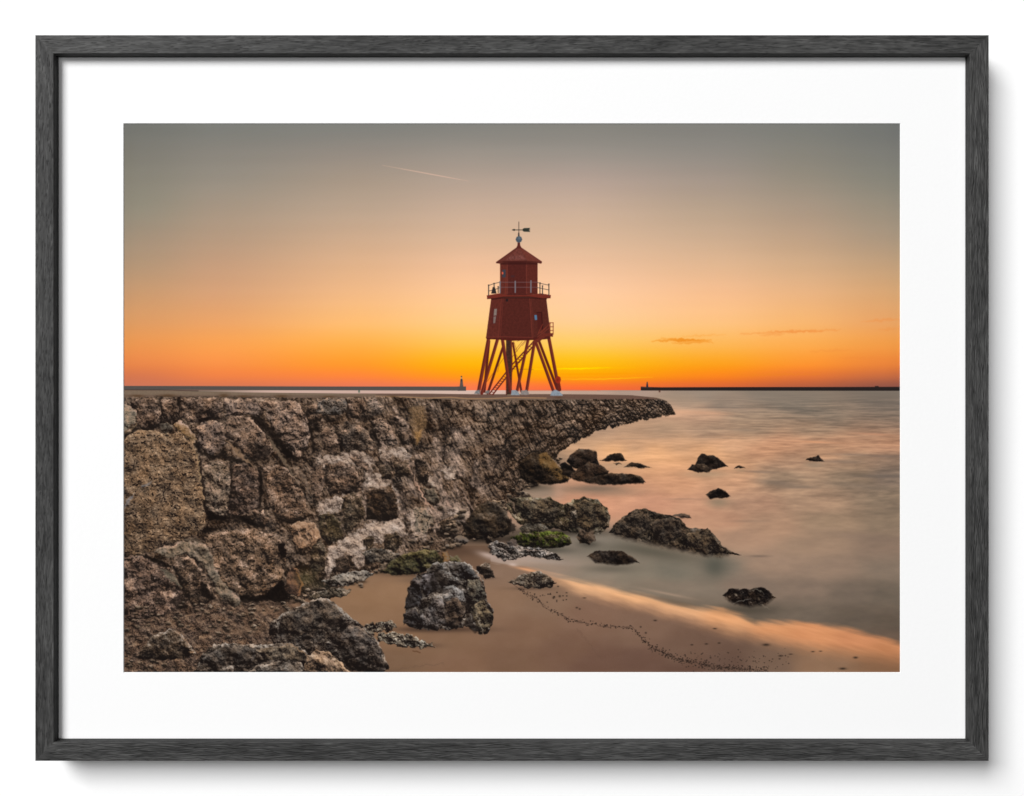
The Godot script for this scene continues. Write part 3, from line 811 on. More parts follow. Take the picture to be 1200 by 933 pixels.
		rock(s[0], {"d": V(76, 62, 54), "m": V(160, 138, 122), "l": V(206, 180, 160), "pits": 0.4, "rough": 1.3, "edge": 0.1, "soft": 2.2, "wav": 4.5, "b": 0.5, "top": 0.0, "seed": 41.0})
	for k in S.size():
		var o: Dictionary = near.duplicate()
		o["seed"] = float(k)
		o.merge(S[k][1], true)
		rock(S[k][0], o)
	# ochre stain, tan ledges, bright ridges
	area([479, 476, 497, 476, 500, 498, 493, 512, 488, 522, 483, 506], V(146, 112, 76), 0.5, 3.0, 0.4, 3.0)
	area([486, 506, 494, 504, 492, 516, 488, 522], V(170, 124, 72), 0.5, 1.5, 0.3, 2.0)
	for s in [[[262, 513, 280, 532, 300, 550], 3.4, V(134, 106, 82), 0.8], [[309, 503, 322, 525, 336, 545, 350, 568], 4.2, V(122, 103, 84), 0.65], [[344, 545, 356, 560, 366, 585], 5.0, V(128, 108, 92), 0.5], [[478, 545, 490, 570, 500, 590, 514, 601], 2.2, V(196, 156, 132), 0.75], [[486, 565, 496, 582, 505, 594], 1.2, V(222, 172, 144), 0.7], [[522, 578, 525, 592, 536, 596], 1.8, V(196, 158, 136), 0.7], [[540, 570, 548, 588, 556, 598], 2.4, V(176, 146, 128), 0.6], [[480, 540, 486, 552, 484, 566], 2.0, V(168, 140, 122), 0.5], [[450, 490, 462, 510, 467, 520], 1.6, V(164, 132, 112), 0.7], [[440, 498, 452, 515], 1.4, V(160, 130, 110), 0.6], [[300, 692, 316, 690, 327, 681], 1.0, V(176, 130, 94), 0.7], [[346, 668, 353, 684, 348, 698], 1.8, V(150, 104, 66), 0.75], [[224, 520, 232, 538, 234, 560, 238, 585], 1.4, V(150, 122, 86), 0.6], [[145, 596, 151, 586, 158, 578], 4.0, V(138, 134, 136), 0.6], [[166, 572, 176, 565], 4.0, V(132, 128, 130), 0.55], [[189, 668, 200, 676, 212, 688], 8.0, V(120, 114, 96), 0.5], [[250, 552, 254, 575, 258, 592], 2.0, V(156, 130, 108), 0.6], [[259, 548, 262, 570, 266, 588], 1.8, V(150, 126, 106), 0.55], [[246, 550, 246, 575, 248, 596], 1.6, V(56, 44, 38), 0.6], [[350, 618, 352, 640], 1.4, V(196, 156, 126), 0.7], [[358, 616, 361, 640], 1.4, V(196, 156, 126), 0.7], [[365, 616, 369, 638], 1.4, V(92, 66, 52), 0.6], [[290, 655, 300, 662, 304, 668], 1.6, V(60, 48, 40), 0.6], [[212, 632, 234, 634], 5.0, V(130, 114, 96), 0.4]]:
		stroke(s[0], s[1], s[2], s[3], 1.0, 3.0, true)
	# holes and deep shade between the stones
	for s in [[[295, 489, 306, 491, 320, 503, 332, 521, 347, 537, 336, 537, 319, 514, 306, 499], 0.8], [[297, 525, 312, 522, 318, 530, 310, 538, 299, 537], 0.6], [[325, 638, 332, 636, 336, 650, 333, 654, 327, 650], 0.95], [[311, 696, 328, 681, 338, 690, 340, 702, 330, 707, 316, 704], 0.92], [[280, 699, 300, 698, 314, 698, 318, 704, 296, 706, 284, 707], 0.85], [[241, 596, 246, 598, 262, 606, 270, 607, 258, 610, 244, 610], 0.92], [[237, 620, 248, 617, 247, 624, 238, 626], 0.85], [[276, 604, 292, 605, 300, 614, 306, 619, 294, 616], 0.85], [[327, 609, 340, 612, 356, 606, 350, 611, 338, 614], 0.85], [[234, 680, 240, 684, 250, 702, 244, 704, 236, 692], 0.85], [[175, 654, 188, 657, 200, 665, 190, 664, 178, 659], 0.85], [[199, 703, 208, 698, 222, 702, 216, 712, 206, 714], 0.7], [[404, 575, 412, 575, 411, 579, 404, 579], 0.8], [[231, 491, 240, 490, 245, 489, 243, 494, 233, 495], 0.85], [[264, 505, 270, 509, 276, 514, 270, 516, 264, 513], 0.6], [[302, 548, 306, 560, 307, 580, 304, 592, 302, 575], 0.55], [[300, 545, 312, 555, 313, 580, 308, 585], 0.3], [[330, 552, 340, 562, 343, 575, 336, 566], 0.45], [[396, 512, 400, 520, 402, 530, 398, 528], 0.7], [[434, 500, 441, 510, 447, 522, 440, 516], 0.6], [[376, 486, 390, 489, 400, 488, 396, 494, 380, 494], 0.45], [[420, 485, 432, 490, 430, 496, 418, 493], 0.5], [[456, 488, 468, 492, 466, 496, 457, 493], 0.6], [[366, 492, 374, 496, 372, 506, 366, 503], 0.6], [[518, 470, 530, 474, 522, 478, 517, 478], 0.5], [[554, 472, 557, 480, 556, 490, 553, 484], 0.6], [[572, 525, 584, 522, 586, 526, 574, 528], 0.6], [[548, 528, 554, 531, 552, 536, 547, 533], 0.6], [[498, 500, 508, 505, 516, 512, 506, 512], 0.45], [[510, 620, 520, 622, 540, 628, 552, 616, 556, 604, 560, 606, 552, 630, 530, 634, 512, 628], 0.7], [[483, 552, 486, 560, 484, 568, 481, 560], 0.5], [[496, 560, 503, 566, 512, 573, 500, 572], 0.5], [[428, 486, 436, 489, 434, 494, 427, 490], 0.5]]:
		area(s[0], V(22, 17, 15), s[1], 1.1, 0.2, 2.5)
	# the upright brown stone leaning at the mouth of the hollow
	rock([333, 690, 338, 670, 343, 664, 349, 668, 355, 686, 350, 699, 338, 702], {"m": V(98, 71, 56), "l": V(150, 108, 78), "b": 0.4, "pits": 0.2, "round": 5.0, "edge": 0.4, "wav": 1.2, "seed": 3.3})
	stroke([346, 667, 354, 685, 349, 698], 2.0, V(164, 112, 70), 0.7, 0.8, 1.5, true)
	# weed and wet at the foot
	haze(358, 678, 12, 10, V(78, 74, 44), 0.45)
	haze(374, 688, 10, 6, V(64, 58, 42), 0.4)
	haze(392, 616, 10, 10, V(64, 56, 36), 0.3)

func print_boulders():
	var wet := {"d": V(22, 18, 16), "m": V(70, 57, 46), "l": V(126, 108, 92), "round": 7.0, "edge": 0.3, "wav": 1.3, "rough": 0.9, "pits": 0.35, "top": 0.3, "b": 0.33, "soft": 0.7}
	var blk := {"d": V(18, 14, 13), "m": V(50, 40, 33), "l": V(104, 86, 70), "round": 5.0, "edge": 0.3, "wav": 1.0, "rough": 0.8, "pits": 0.2, "top": 0.25, "b": 0.3, "soft": 0.8, "mist": 2.2}
	var dry := {"d": V(26, 21, 19), "m": V(92, 77, 64), "l": V(168, 150, 134), "round": 9.0, "edge": 0.32, "wav": 1.8, "rough": 1.1, "pits": 0.6, "top": 0.25, "b": 0.36, "soft": 0.6}
	# shade on the sand and water under the dry stones
	for s in [[520, 738, 50, 3.5, 70, 52, 42, 0.8], [490, 738, 22, 3, 74, 56, 46, 0.6], [420, 788, 40, 3, 70, 54, 44, 0.6], [622, 690, 24, 2, 84, 66, 54, 0.6], [480, 674, 30, 2.5, 80, 62, 50, 0.7], [490, 680, 24, 4, 100, 80, 66, 0.5], [570, 678, 10, 1.5, 84, 66, 54, 0.6], [500, 757, 18, 3, 88, 68, 55, 0.6], [570, 632, 30, 5, 34, 28, 24, 0.85], [630, 645, 40, 4, 70, 66, 58, 0.8], [600, 632, 10, 5, 40, 34, 28, 0.7], [690, 638, 12, 4, 66, 60, 52, 0.7], [650, 624, 60, 5, 34, 30, 25, 0.7]]:
		haze(s[0], s[1], s[2], s[3], V(s[4], s[5], s[6]), s[7])
	haze(320, 716, 26, 6, V(132, 101, 78), 0.6)
	haze(292, 738, 22, 6, V(116, 91, 72), 0.5)
	# rubble along the foot of the wall
	var rr := RandomNumberGenerator.new()
	rr.seed = 5
	for s in [[445, 668, 540, 634, 30, 5, 1.6, 4.2], [548, 628, 606, 584, 26, 5, 1.6, 4.0], [345, 704, 430, 678, 26, 5, 1.5, 4.0], [560, 610, 640, 560, 20, 5, 1.5, 4.0], [600, 575, 660, 540, 18, 6, 1.5, 3.6], [480, 640, 560, 600, 26, 6, 1.6, 4.2]]:
		for k in s[4]:
			var t := rr.randf()
			rubble(rr, lerpf(s[0], s[2], t) + rr.randfn(0.0, s[5]), lerpf(s[1], s[3], t) + rr.randfn(0.0, s[5]), rr.randf_range(s[6], s[7]), s[0] > 560)
	for k in 170:
		var gx := rr.randf_range(146, 340)
		var gy := rr.randf_range(706, 786)
		if gx > 300 and gy > 735 or gx > 225 and gy > 750 or (gx > 155 and gx < 232 and gy > 736 and gy < 774):
			continue
		rubble(rr, gx, gy, rr.randf_range(1.0, 3.2), false)
	var R := [
		[[606, 550, 612, 540, 618, 533, 628, 529.5, 640, 530, 648, 540, 658, 552, 668, 562, 666, 566, 645, 569, 620, 567, 610, 561], blk, {"m": V(56, 43, 32), "b": 0.3, "mist": 2.5}],
		[[631, 533, 640, 530.3, 652, 543, 667, 562, 655, 564, 642, 556, 632, 545], blk, {"m": V(98, 73, 44), "l": V(134, 104, 68), "b": 0.46, "mist": 3.0, "soft": 1.2, "pits": 0.4, "top": 0.1}],
		[[664, 541, 668, 533, 678, 527, 690, 526, 699, 530, 702, 545, 695, 549, 680, 551, 668, 547], blk, {"m": V(58, 45, 37)}],
		[[655, 546, 662, 541, 672, 548, 676, 556, 668, 562, 660, 556], blk, {"b": 0.2}],
		[[668, 558, 678, 548, 690, 542, 703, 545, 714, 552, 713, 558, 700, 563, 690, 567, 672, 564], blk, {"m": V(62, 47, 37), "b": 0.36}],
		[[685, 562, 700, 558, 712, 555, 725, 555, 738, 555.5, 750, 558, 757, 565, 755, 567.5, 720, 569.5, 700, 569, 686, 567], blk, {"b": 0.26, "mist": 3.0}],
		[[703, 540.5, 712, 535, 720, 531, 728, 532, 735, 540, 725, 541.5], blk, {}],
		[[719, 543, 726, 542.5, 729, 545, 722, 545.5], blk, {"b": 0.25}],
		[[732, 547.5, 740, 542, 750, 544, 764, 548.5, 750, 549.5], blk, {}],
		[[806, 551, 815, 546, 818, 536, 823, 532, 836, 534, 848, 542, 854, 547.5, 840, 550, 830, 552], blk, {"b": 0.24}],
		[[806, 550, 812, 545, 825, 544, 836, 550, 832, 554, 815, 554.5], blk, {"b": 0.3}],
		[[860, 549.5, 867, 545.5, 874, 549.5], blk, {"b": 0.2, "mist": 1.0}],
		[[827, 581, 833, 576, 842, 572.5, 850, 576, 857, 582, 850, 584.5, 832, 585], blk, {"b": 0.24}],
		[[944, 540, 950, 536, 960, 534, 966, 541, 955, 542], blk, {"b": 0.14, "mist": 1.5}],
		[[784, 605, 797, 602, 808, 603.5, 810, 608.5, 800, 608.5], blk, {"b": 0.36, "m": V(84, 66, 56), "mist": 3.0}],
		[[713, 625, 722, 612, 735, 603, 745, 597, 757, 597, 770, 601, 782, 604, 795, 606, 805, 618, 818, 620, 830, 619, 838, 627, 847, 640, 858, 647, 870, 651, 860, 652.5, 846, 657, 825, 655, 800, 650, 770, 644, 740, 637, 718, 631], wet, {"m": V(74, 62, 50), "facet": 13.0, "fk": 0.26, "mist": 10.0, "seed": 2.0, "rough": 1.2, "b": 0.35}],
		[[688, 653, 697, 646, 712, 646, 728, 646, 738, 651, 750, 660, 735, 664, 715, 664, 698, 661], blk, {"mist": 4.0, "b": 0.3, "seed": 4.0, "facet": 12.0, "fk": 0.1}],
		[[847, 698, 856, 690, 866, 690, 880, 691, 892, 688, 903, 694, 910, 702, 900, 711, 880, 714, 860, 710, 849, 704], blk, {"mist": 6.0, "b": 0.2, "facet": 9.0, "fk": 0.2, "rough": 1.3, "l": V(140, 124, 108)}],
		[[592, 591, 598, 584, 607, 583, 620, 583, 632, 584, 645, 583, 655, 590, 660, 592, 672, 586, 685, 583, 700, 586, 712, 596, 715, 607, 714, 618, 705, 625, 690, 626, 670, 624, 650, 620, 625, 618, 608, 614, 600, 605], wet, {"m": V(82, 69, 54), "l": V(150, 134, 116), "facet": 14.0, "fk": 0.26, "seed": 5.0, "rough": 1.3, "b": 0.38, "moss": 0.1}],
		[[543, 622, 550, 605, 560, 593, 572, 587, 585, 590, 594, 600, 599, 615, 597, 627, 585, 630, 565, 633, 550, 632], wet, {"m": V(66, 54, 43), "b": 0.34, "round": 12.0, "seed": 6.0}],
		[[608, 619, 618, 613, 632, 612, 643, 620, 630, 625, 612, 625], wet, {"m": V(86, 75, 62), "l": V(150, 138, 122), "b": 0.42}],
		[[598, 630, 610, 624.5, 630, 623, 655, 623, 668, 629, 671, 637, 660, 642.5, 635, 644, 612, 642, 602, 637], wet, {"m": V(60, 56, 34), "moss": 0.75, "b": 0.32, "mist": 2.0, "pits": 0.6, "rough": 1.3}],
		[[674, 631, 680, 622, 688, 617.5, 695, 622, 699, 634, 690, 639, 680, 638], wet, {"m": V(92, 74, 60), "b": 0.4, "mist": 2.0}],
		[[571, 641, 580, 634, 595, 638, 615, 642, 640, 643, 647, 648, 661, 656, 650, 657.5, 640, 655, 620, 653, 600, 656, 590, 657, 576, 651], dry, {"m": V(98, 90, 84), "l": V(196, 180, 168), "rough": 1.8, "b": 0.4, "top": 0.5, "round": 5.0, "mist": 1.5}],
		[[531, 634, 536, 628, 543, 628, 551, 635, 545, 637.5, 534, 637], wet, {"m": V(112, 98, 88), "b": 0.42, "mist": 1.0}],
		[[568, 632, 572, 627, 577, 629, 579, 636, 571, 637], wet, {"m": V(84, 70, 58)}],
		[[594, 636, 600, 631, 606, 634, 607, 640, 597, 640], wet, {"m": V(86, 74, 68), "b": 0.4}],
		[[425, 647, 440, 642, 455, 645, 469, 651, 460, 659, 428, 661], dry, {"m": V(90, 80, 70), "b": 0.36}],
		[[446, 672, 460, 656, 475, 649, 495, 644, 510, 645, 521, 656, 515, 666, 490, 673, 465, 675], wet, {"m": V(74, 66, 45), "l": V(128, 114, 84), "moss": 0.08, "b": 0.36, "rough": 1.3}],
		[[517, 648, 524, 646, 528, 655, 520, 660], wet, {"m": V(134, 98, 62), "b": 0.5}],
		[[526, 652, 536, 651, 542, 658, 530, 662], wet, {"m": V(104, 94, 66), "b": 0.45}],
		[[557, 665, 568, 659, 575, 663, 580, 676.5, 570, 678.5, 561, 671], dry, {"m": V(76, 64, 54), "b": 0.3, "round": 5.0}],
		[[472, 731, 475, 712, 478, 690, 482, 681, 490, 673, 500, 669, 512, 659, 530, 658.5, 545, 658.5, 558, 668, 566, 680, 570, 700, 578, 718, 577, 731, 570, 744, 559, 739, 545, 735.5, 520, 739, 500, 738, 485, 737], dry, {"m": V(82, 72, 64), "l": V(160, 148, 138), "facet": 17.0, "fk": 0.34, "seed": 7.3, "rough": 1.25, "b": 0.36, "rim": 0.3, "wav": 2.2, "pits": 0.4}],
		[[595, 682, 605, 677, 620, 671, 632, 670, 645, 676, 651, 684, 645, 689.5, 628, 690, 612, 688, 600, 685], dry, {"m": V(96, 82, 68), "b": 0.38, "round": 5.0, "top": 0.4, "facet": 13.0, "fk": 0.2}],
		[[376, 682, 400, 673, 425, 668, 438, 673, 425, 681, 408, 686, 386, 687], dry, {"m": V(130, 118, 106), "l": V(186, 172, 158), "b": 0.46, "round": 5.0, "pits": 0.3}],
		[[362, 698, 385, 690, 402, 690, 412, 692, 405, 698, 385, 702, 368, 704], dry, {"m": V(88, 76, 62), "b": 0.32, "round": 4.0}],
		[[440, 746, 460, 740, 480, 745, 498, 752, 511, 757.5, 490, 759.5, 465, 758, 445, 751], dry, {"m": V(108, 96, 82), "l": V(190, 176, 158), "b": 0.4, "rough": 1.7, "pits": 0.9, "round": 3.0, "wav": 3.0}],
		[[418, 736, 440, 730, 456, 727, 466, 732, 461, 740, 444, 741, 430, 747], dry, {"m": V(106, 92, 78), "l": V(186, 170, 150), "b": 0.38, "rough": 1.6, "pits": 0.9, "round": 3.0, "wav": 3.0}],
		[[314, 738, 318, 728, 335, 718, 355, 708, 372, 702, 386, 702, 400, 715, 420, 730, 440, 748, 450, 768, 456, 784, 448, 790, 410, 787, 380, 776, 350, 767, 322, 757], dry, {"m": V(80, 68, 59), "l": V(156, 140, 126), "seed": 8.0, "rim": 0.45, "b": 0.34, "pits": 0.9, "facet": 40.0, "fk": 0.12, "round": 12.0}],
		[[226, 792, 236, 768, 250, 755.5, 270, 753.5, 300, 757, 335, 753, 346, 756, 360, 765, 364, 792], dry, {"m": V(88, 76, 66), "facet": 20.0, "fk": 0.22, "seed": 9.0, "rim": 0.3, "rough": 1.4}],
		[[280, 792, 300, 782, 325, 774, 340, 770, 352, 778, 362, 792], dry, {"m": V(98, 86, 76), "rim": 0.5, "seed": 9.7, "b": 0.42}],
		[[354, 792, 360, 769, 370, 762, 385, 765, 398, 775, 414, 792], dry, {"m": V(120, 96, 76), "l": V(190, 158, 130), "seed": 10.0, "b": 0.44, "rim": 0.3}],
		[[158, 771, 172, 752, 185, 742, 200, 737.5, 212, 744, 222, 757, 229, 767, 215, 772, 190, 774, 170, 773], dry, {"m": V(84, 69, 56), "b": 0.34, "seed": 11.0, "round": 12.0, "rim": 0.4}]]
	for k in R.size():
		var o: Dictionary = R[k][1].duplicate()
		o["seed"] = float(k) + 20.0
		o.merge(R[k][2], true)
		rock(R[k][0], o)
	# broken faces and lumps on the larger stones
	for s in [[[477, 692, 485, 677, 493, 681, 495, 700, 490, 713, 475, 714], 76, 70, 68, 0.3], [[493, 675, 508, 671, 513, 690, 500, 701, 494, 690], 96, 88, 86, 0.42], [[526, 660, 545, 660, 563, 679, 546, 681, 530, 675], 84, 78, 74, 0.36], [[520, 688, 530, 686, 542, 694, 546, 706, 530, 703, 519, 700], 110, 103, 98, 0.46], [[548, 680, 560, 680, 567, 691, 569, 703, 556, 707, 548, 696], 92, 83, 71, 0.4], [[500, 712, 508, 700, 520, 704, 522, 730, 512, 738, 496, 737], 94, 84, 78, 0.4], [[521, 707, 536, 700, 545, 715, 541, 732, 530, 738, 522, 732], 84, 69, 58, 0.34], [[550, 711, 566, 704, 577, 722, 573, 738, 563, 744, 556, 728], 98, 85, 68, 0.38], [[491, 723, 500, 714, 506, 722, 504, 734, 494, 733], 102, 94, 90, 0.44], [[474, 718, 488, 714, 492, 728, 484, 735, 473, 731], 72, 64, 60, 0.3],
		[[408, 732, 425, 738, 445, 760, 453, 786, 430, 787, 405, 762, 398, 746], 90, 79, 71, 0.38], [[330, 723, 372, 703, 390, 705, 401, 722, 385, 735, 350, 745, 325, 741], 84, 72, 62, 0.38],
		[[610, 588, 640, 585, 655, 596, 650, 612, 625, 615, 609, 604], 88, 75, 60, 0.33], [[662, 595, 685, 586, 706, 594, 713, 612, 690, 623, 668, 617], 84, 70, 54, 0.32], [[667, 600, 676, 598, 676, 608, 669, 609], 112, 98, 84, 0.44], [[594, 590, 606, 585, 614, 596, 604, 604], 76, 66, 52, 0.36],
		[[720, 615, 745, 599, 759, 602, 766, 618, 745, 631, 721, 627], 78, 65, 53, 0.31], [[765, 612, 785, 606, 798, 611, 804, 626, 780, 637, 765, 630], 72, 60, 50, 0.30], [[806, 625, 828, 621, 840, 633, 847, 648, 825, 650, 807, 640], 80, 66, 52, 0.32],
		[[236, 772, 262, 757, 300, 760, 296, 776, 250, 784], 84, 74, 66, 0.36], [[300, 762, 340, 755, 356, 764, 350, 776, 310, 774], 98, 84, 70, 0.42]]:
		var fo: Dictionary = dry.duplicate()
		fo.merge({"m": V(s[1], s[2], s[3]), "l": V(s[1], s[2], s[3]) * 1.6, "b": s[4] - 0.03, "round": 5.0, "edge": 0.42, "soft": 1.0, "wav": 1.8, "facet": 9.0, "fk": 0.14, "seed": s[0][0] * 0.1, "pits": 0.4, "top": 0.3}, true)
		rock(s[0], fo)
	# cracks, hollows and lit ledges on the larger stones
	for s in [[[497, 692, 510, 668, 520, 676, 527, 692, 520, 696], V(30, 24, 21), 0.6], [[548, 700, 556, 706, 552, 716, 545, 712], V(28, 22, 20), 0.6], [[546, 722, 556, 734, 566, 738, 556, 742, 546, 734], V(26, 21, 19), 0.6], [[476, 700, 488, 702, 486, 712, 476, 714], V(32, 27, 25), 0.5], [[384, 728, 392, 722, 400, 730, 390, 740], V(32, 26, 23), 0.5], [[398, 738, 408, 731, 404, 738, 400, 742], V(26, 21, 19), 0.7], [[345, 757, 358, 768, 360, 776, 352, 770], V(36, 30, 26), 0.5], [[606, 612, 625, 616, 650, 622, 640, 618, 612, 610], V(26, 22, 19), 0.5], [[592, 606, 600, 610, 606, 622, 596, 626], V(20, 16, 14), 0.7]]:
		area(s[0], s[1], s[2], 1.3, 0.2, 3.0)
	for s in [[[860, 707, 870, 705, 880, 702], 1.4, V(150, 140, 128)], [[878, 692, 888, 691, 896, 696], 1.3, V(136, 126, 112)], [[888, 706, 896, 711, 902, 714], 0.8, V(138, 126, 110)], [[520, 690, 530, 688, 540, 694], 2.0, V(158, 152, 146)], [[505, 698, 516, 702, 520, 708], 1.4, V(140, 134, 130)], [[552, 662, 561, 676, 566, 684], 1.2, V(188, 148, 120)], [[500, 668, 512, 659, 520, 668], 1.2, V(134, 130, 128)], [[558, 716, 562, 730, 566, 742], 1.6, V(176, 160, 140)], [[486, 672, 490, 680, 500, 684], 1.6, V(122, 116, 112)], [[410, 732, 425, 738, 438, 752], 1.3, V(190, 160, 136)], [[382, 703, 396, 712, 412, 726], 1.2, V(150, 140, 132)], [[200, 739, 210, 744, 218, 752, 222, 758], 2.0, V(176, 140, 112)], [[221, 763, 227, 766], 2.4, V(196, 152, 116)], [[330, 754, 340, 755, 350, 762, 360, 768, 361, 778], 1.6, V(176, 140, 108)], [[288, 786, 308, 779, 325, 773], 1.0, V(160, 138, 120)], [[365, 764, 384, 772, 398, 784], 1.6, V(186, 150, 124)], [[590, 578, 602, 592, 606, 603], 1.4, V(170, 140, 118)], [[578, 638, 592, 646, 600, 652], 1.6, V(206, 186, 172)], [[600, 644, 625, 645, 640, 646], 1.4, V(214, 186, 168)], [[505, 658, 512, 656], 1.2, V(168, 140, 120)]]:
		stroke(s[0], s[1], s[2], 0.6, 0.7, 2.5, true)
	# weed line and pebbles on the sand
	var line := pts([603, 686, 612, 692, 625, 700, 640, 712, 656, 720, 664, 726, 688, 731, 710, 734, 730, 735.5, 740, 735.5, 752, 749, 762, 757, 778, 766, 800, 774, 820, 779, 850, 783, 880, 785, 900, 786])
	var rng := RandomNumberGenerator.new()
	rng.seed = 77
	for k in line.size() - 1:
		var seg := line[k + 1] - line[k]
		stroke([line[k].x, line[k].y, line[k + 1].x, line[k + 1].y], 1.1 if k > 9 else 0.8, V(70, 53, 44), 0.7, 0.9, 3.0)
		var cnt := int(seg.length() * (2.4 if k > 9 else 0.8))
		for m in cnt:
			var p := line[k] + seg * rng.randf() + Vector2(rng.randfn(0.0, 1.2), rng.randfn(0.0, 1.4 if k < 10 else 2.6))
			speck(p, 0.4 + 0.5 * rng.randf(), V(40, 31, 27), 0.8)
	for m in 90:
		speck(Vector2(rng.randf_range(790, 925), 0) + Vector2(0, 768 + 0.09 * rng.randf() * 100.0 + rng.randfn(0.0, 4.0)), 0.4 + 0.5 * rng.randf(), V(46, 36, 31), 0.7)
	for m in 26:
		speck(Vector2(rng.randf_range(615, 665), rng.randf_range(690, 702) + 4.0), 0.5 + 0.5 * rng.randf(), V(42, 33, 28), 0.8)
	for s in [[898, 756, 4.0, 1.4], [838, 737, 2.2, 0.7], [915, 769, 2.2, 1.0], [1003, 771, 2.6, 1.2], [988, 784, 4.0, 1.3], [953, 764, 2.0, 0.7], [962, 763.5, 1.8, 0.6], [768, 727.5, 2.0, 0.9], [751, 735, 1.0, 0.9], [757, 742, 1.2, 1.0], [676, 712.5, 1.4, 0.9], [679.5, 714, 1.2, 0.9], [685, 701, 2.0, 0.6], [654, 687.5, 1.2, 0.8], [664, 695, 1.2, 0.6], [656, 699, 1.4, 1.2], [649, 700.5, 1.6, 1.2], [843, 754, 1.6, 0.8], [828, 755, 1.8, 0.8], [811, 756, 1.6, 0.8], [914, 772.5, 1.2, 0.7], [927, 767, 2.2, 0.6]]:
		haze(s[0], s[1], s[2], s[3], V(44, 34, 28), 0.85)
	stroke([676, 738, 690, 752, 700, 768, 715, 784], 1.4, V(104, 78, 64), 0.35, 1.2, 4.0)
	stroke([455, 788, 480, 782, 520, 778], 1.2, V(106, 82, 66), 0.5, 1.0, 3.0)
	stroke([484, 763, 492, 765], 1.6, V(92, 62, 42), 0.7, 0.8, 1.0)

func rubble(rr: RandomNumberGenerator, cx: float, cy: float, r: float, dark: bool):
	var a := []
	var n := rr.randi_range(5, 7)
	for k in n:
		var t := TAU * (k + rr.randf_range(-0.3, 0.3)) / n
		var q := r * rr.randf_range(0.7, 1.15)
		a.append(cx + cos(t) * q * 1.35)
		a.append(cy + sin(t) * q * 0.85)
	var tone := rr.randf_range(0.8, 1.15)
	haze(cx, cy + r * 0.7, r * 1.2, r * 0.5, V(30, 24, 20), 0.6)
	rock(a, {"d": V(28, 23, 20), "m": (V(68, 55, 45) if dark else V(98, 81, 66)) * tone, "l": V(158, 134, 112) * tone, "round": maxf(1.2, r * 0.8), "edge": 0.6, "b": 0.4, "wav": 0.5, "pits": 0.4, "rough": 0.8, "soft": 0.6, "top": 0.4, "seed": cx * 0.13})

func speck(p: Vector2, r: float, col: Vector3, alpha: float):
	var x0 := int((p.x - r - 1.0 - xl) / dx)
	var y0 := int((p.y - r - 1.0 - yl) / dy)
	for y in range(maxi(y0, 0), mini(TH, y0 + int(2.0 * r / dy) + 4)):
		for x in range(maxi(x0, 0), mini(TW, x0 + int(2.0 * r / dx) + 4)):
			var d := Vector2(xl + (x + 0.5) * dx - p.x, (yl + (y + 0.5) * dy - p.y) * 1.3).length()
			var k := 1.0 - smoothstep(r - 0.4, r + 0.4, d)
			if k > 0.0:
				var i := y * TW + x
				C[i] = C[i].lerp(col, k * alpha)

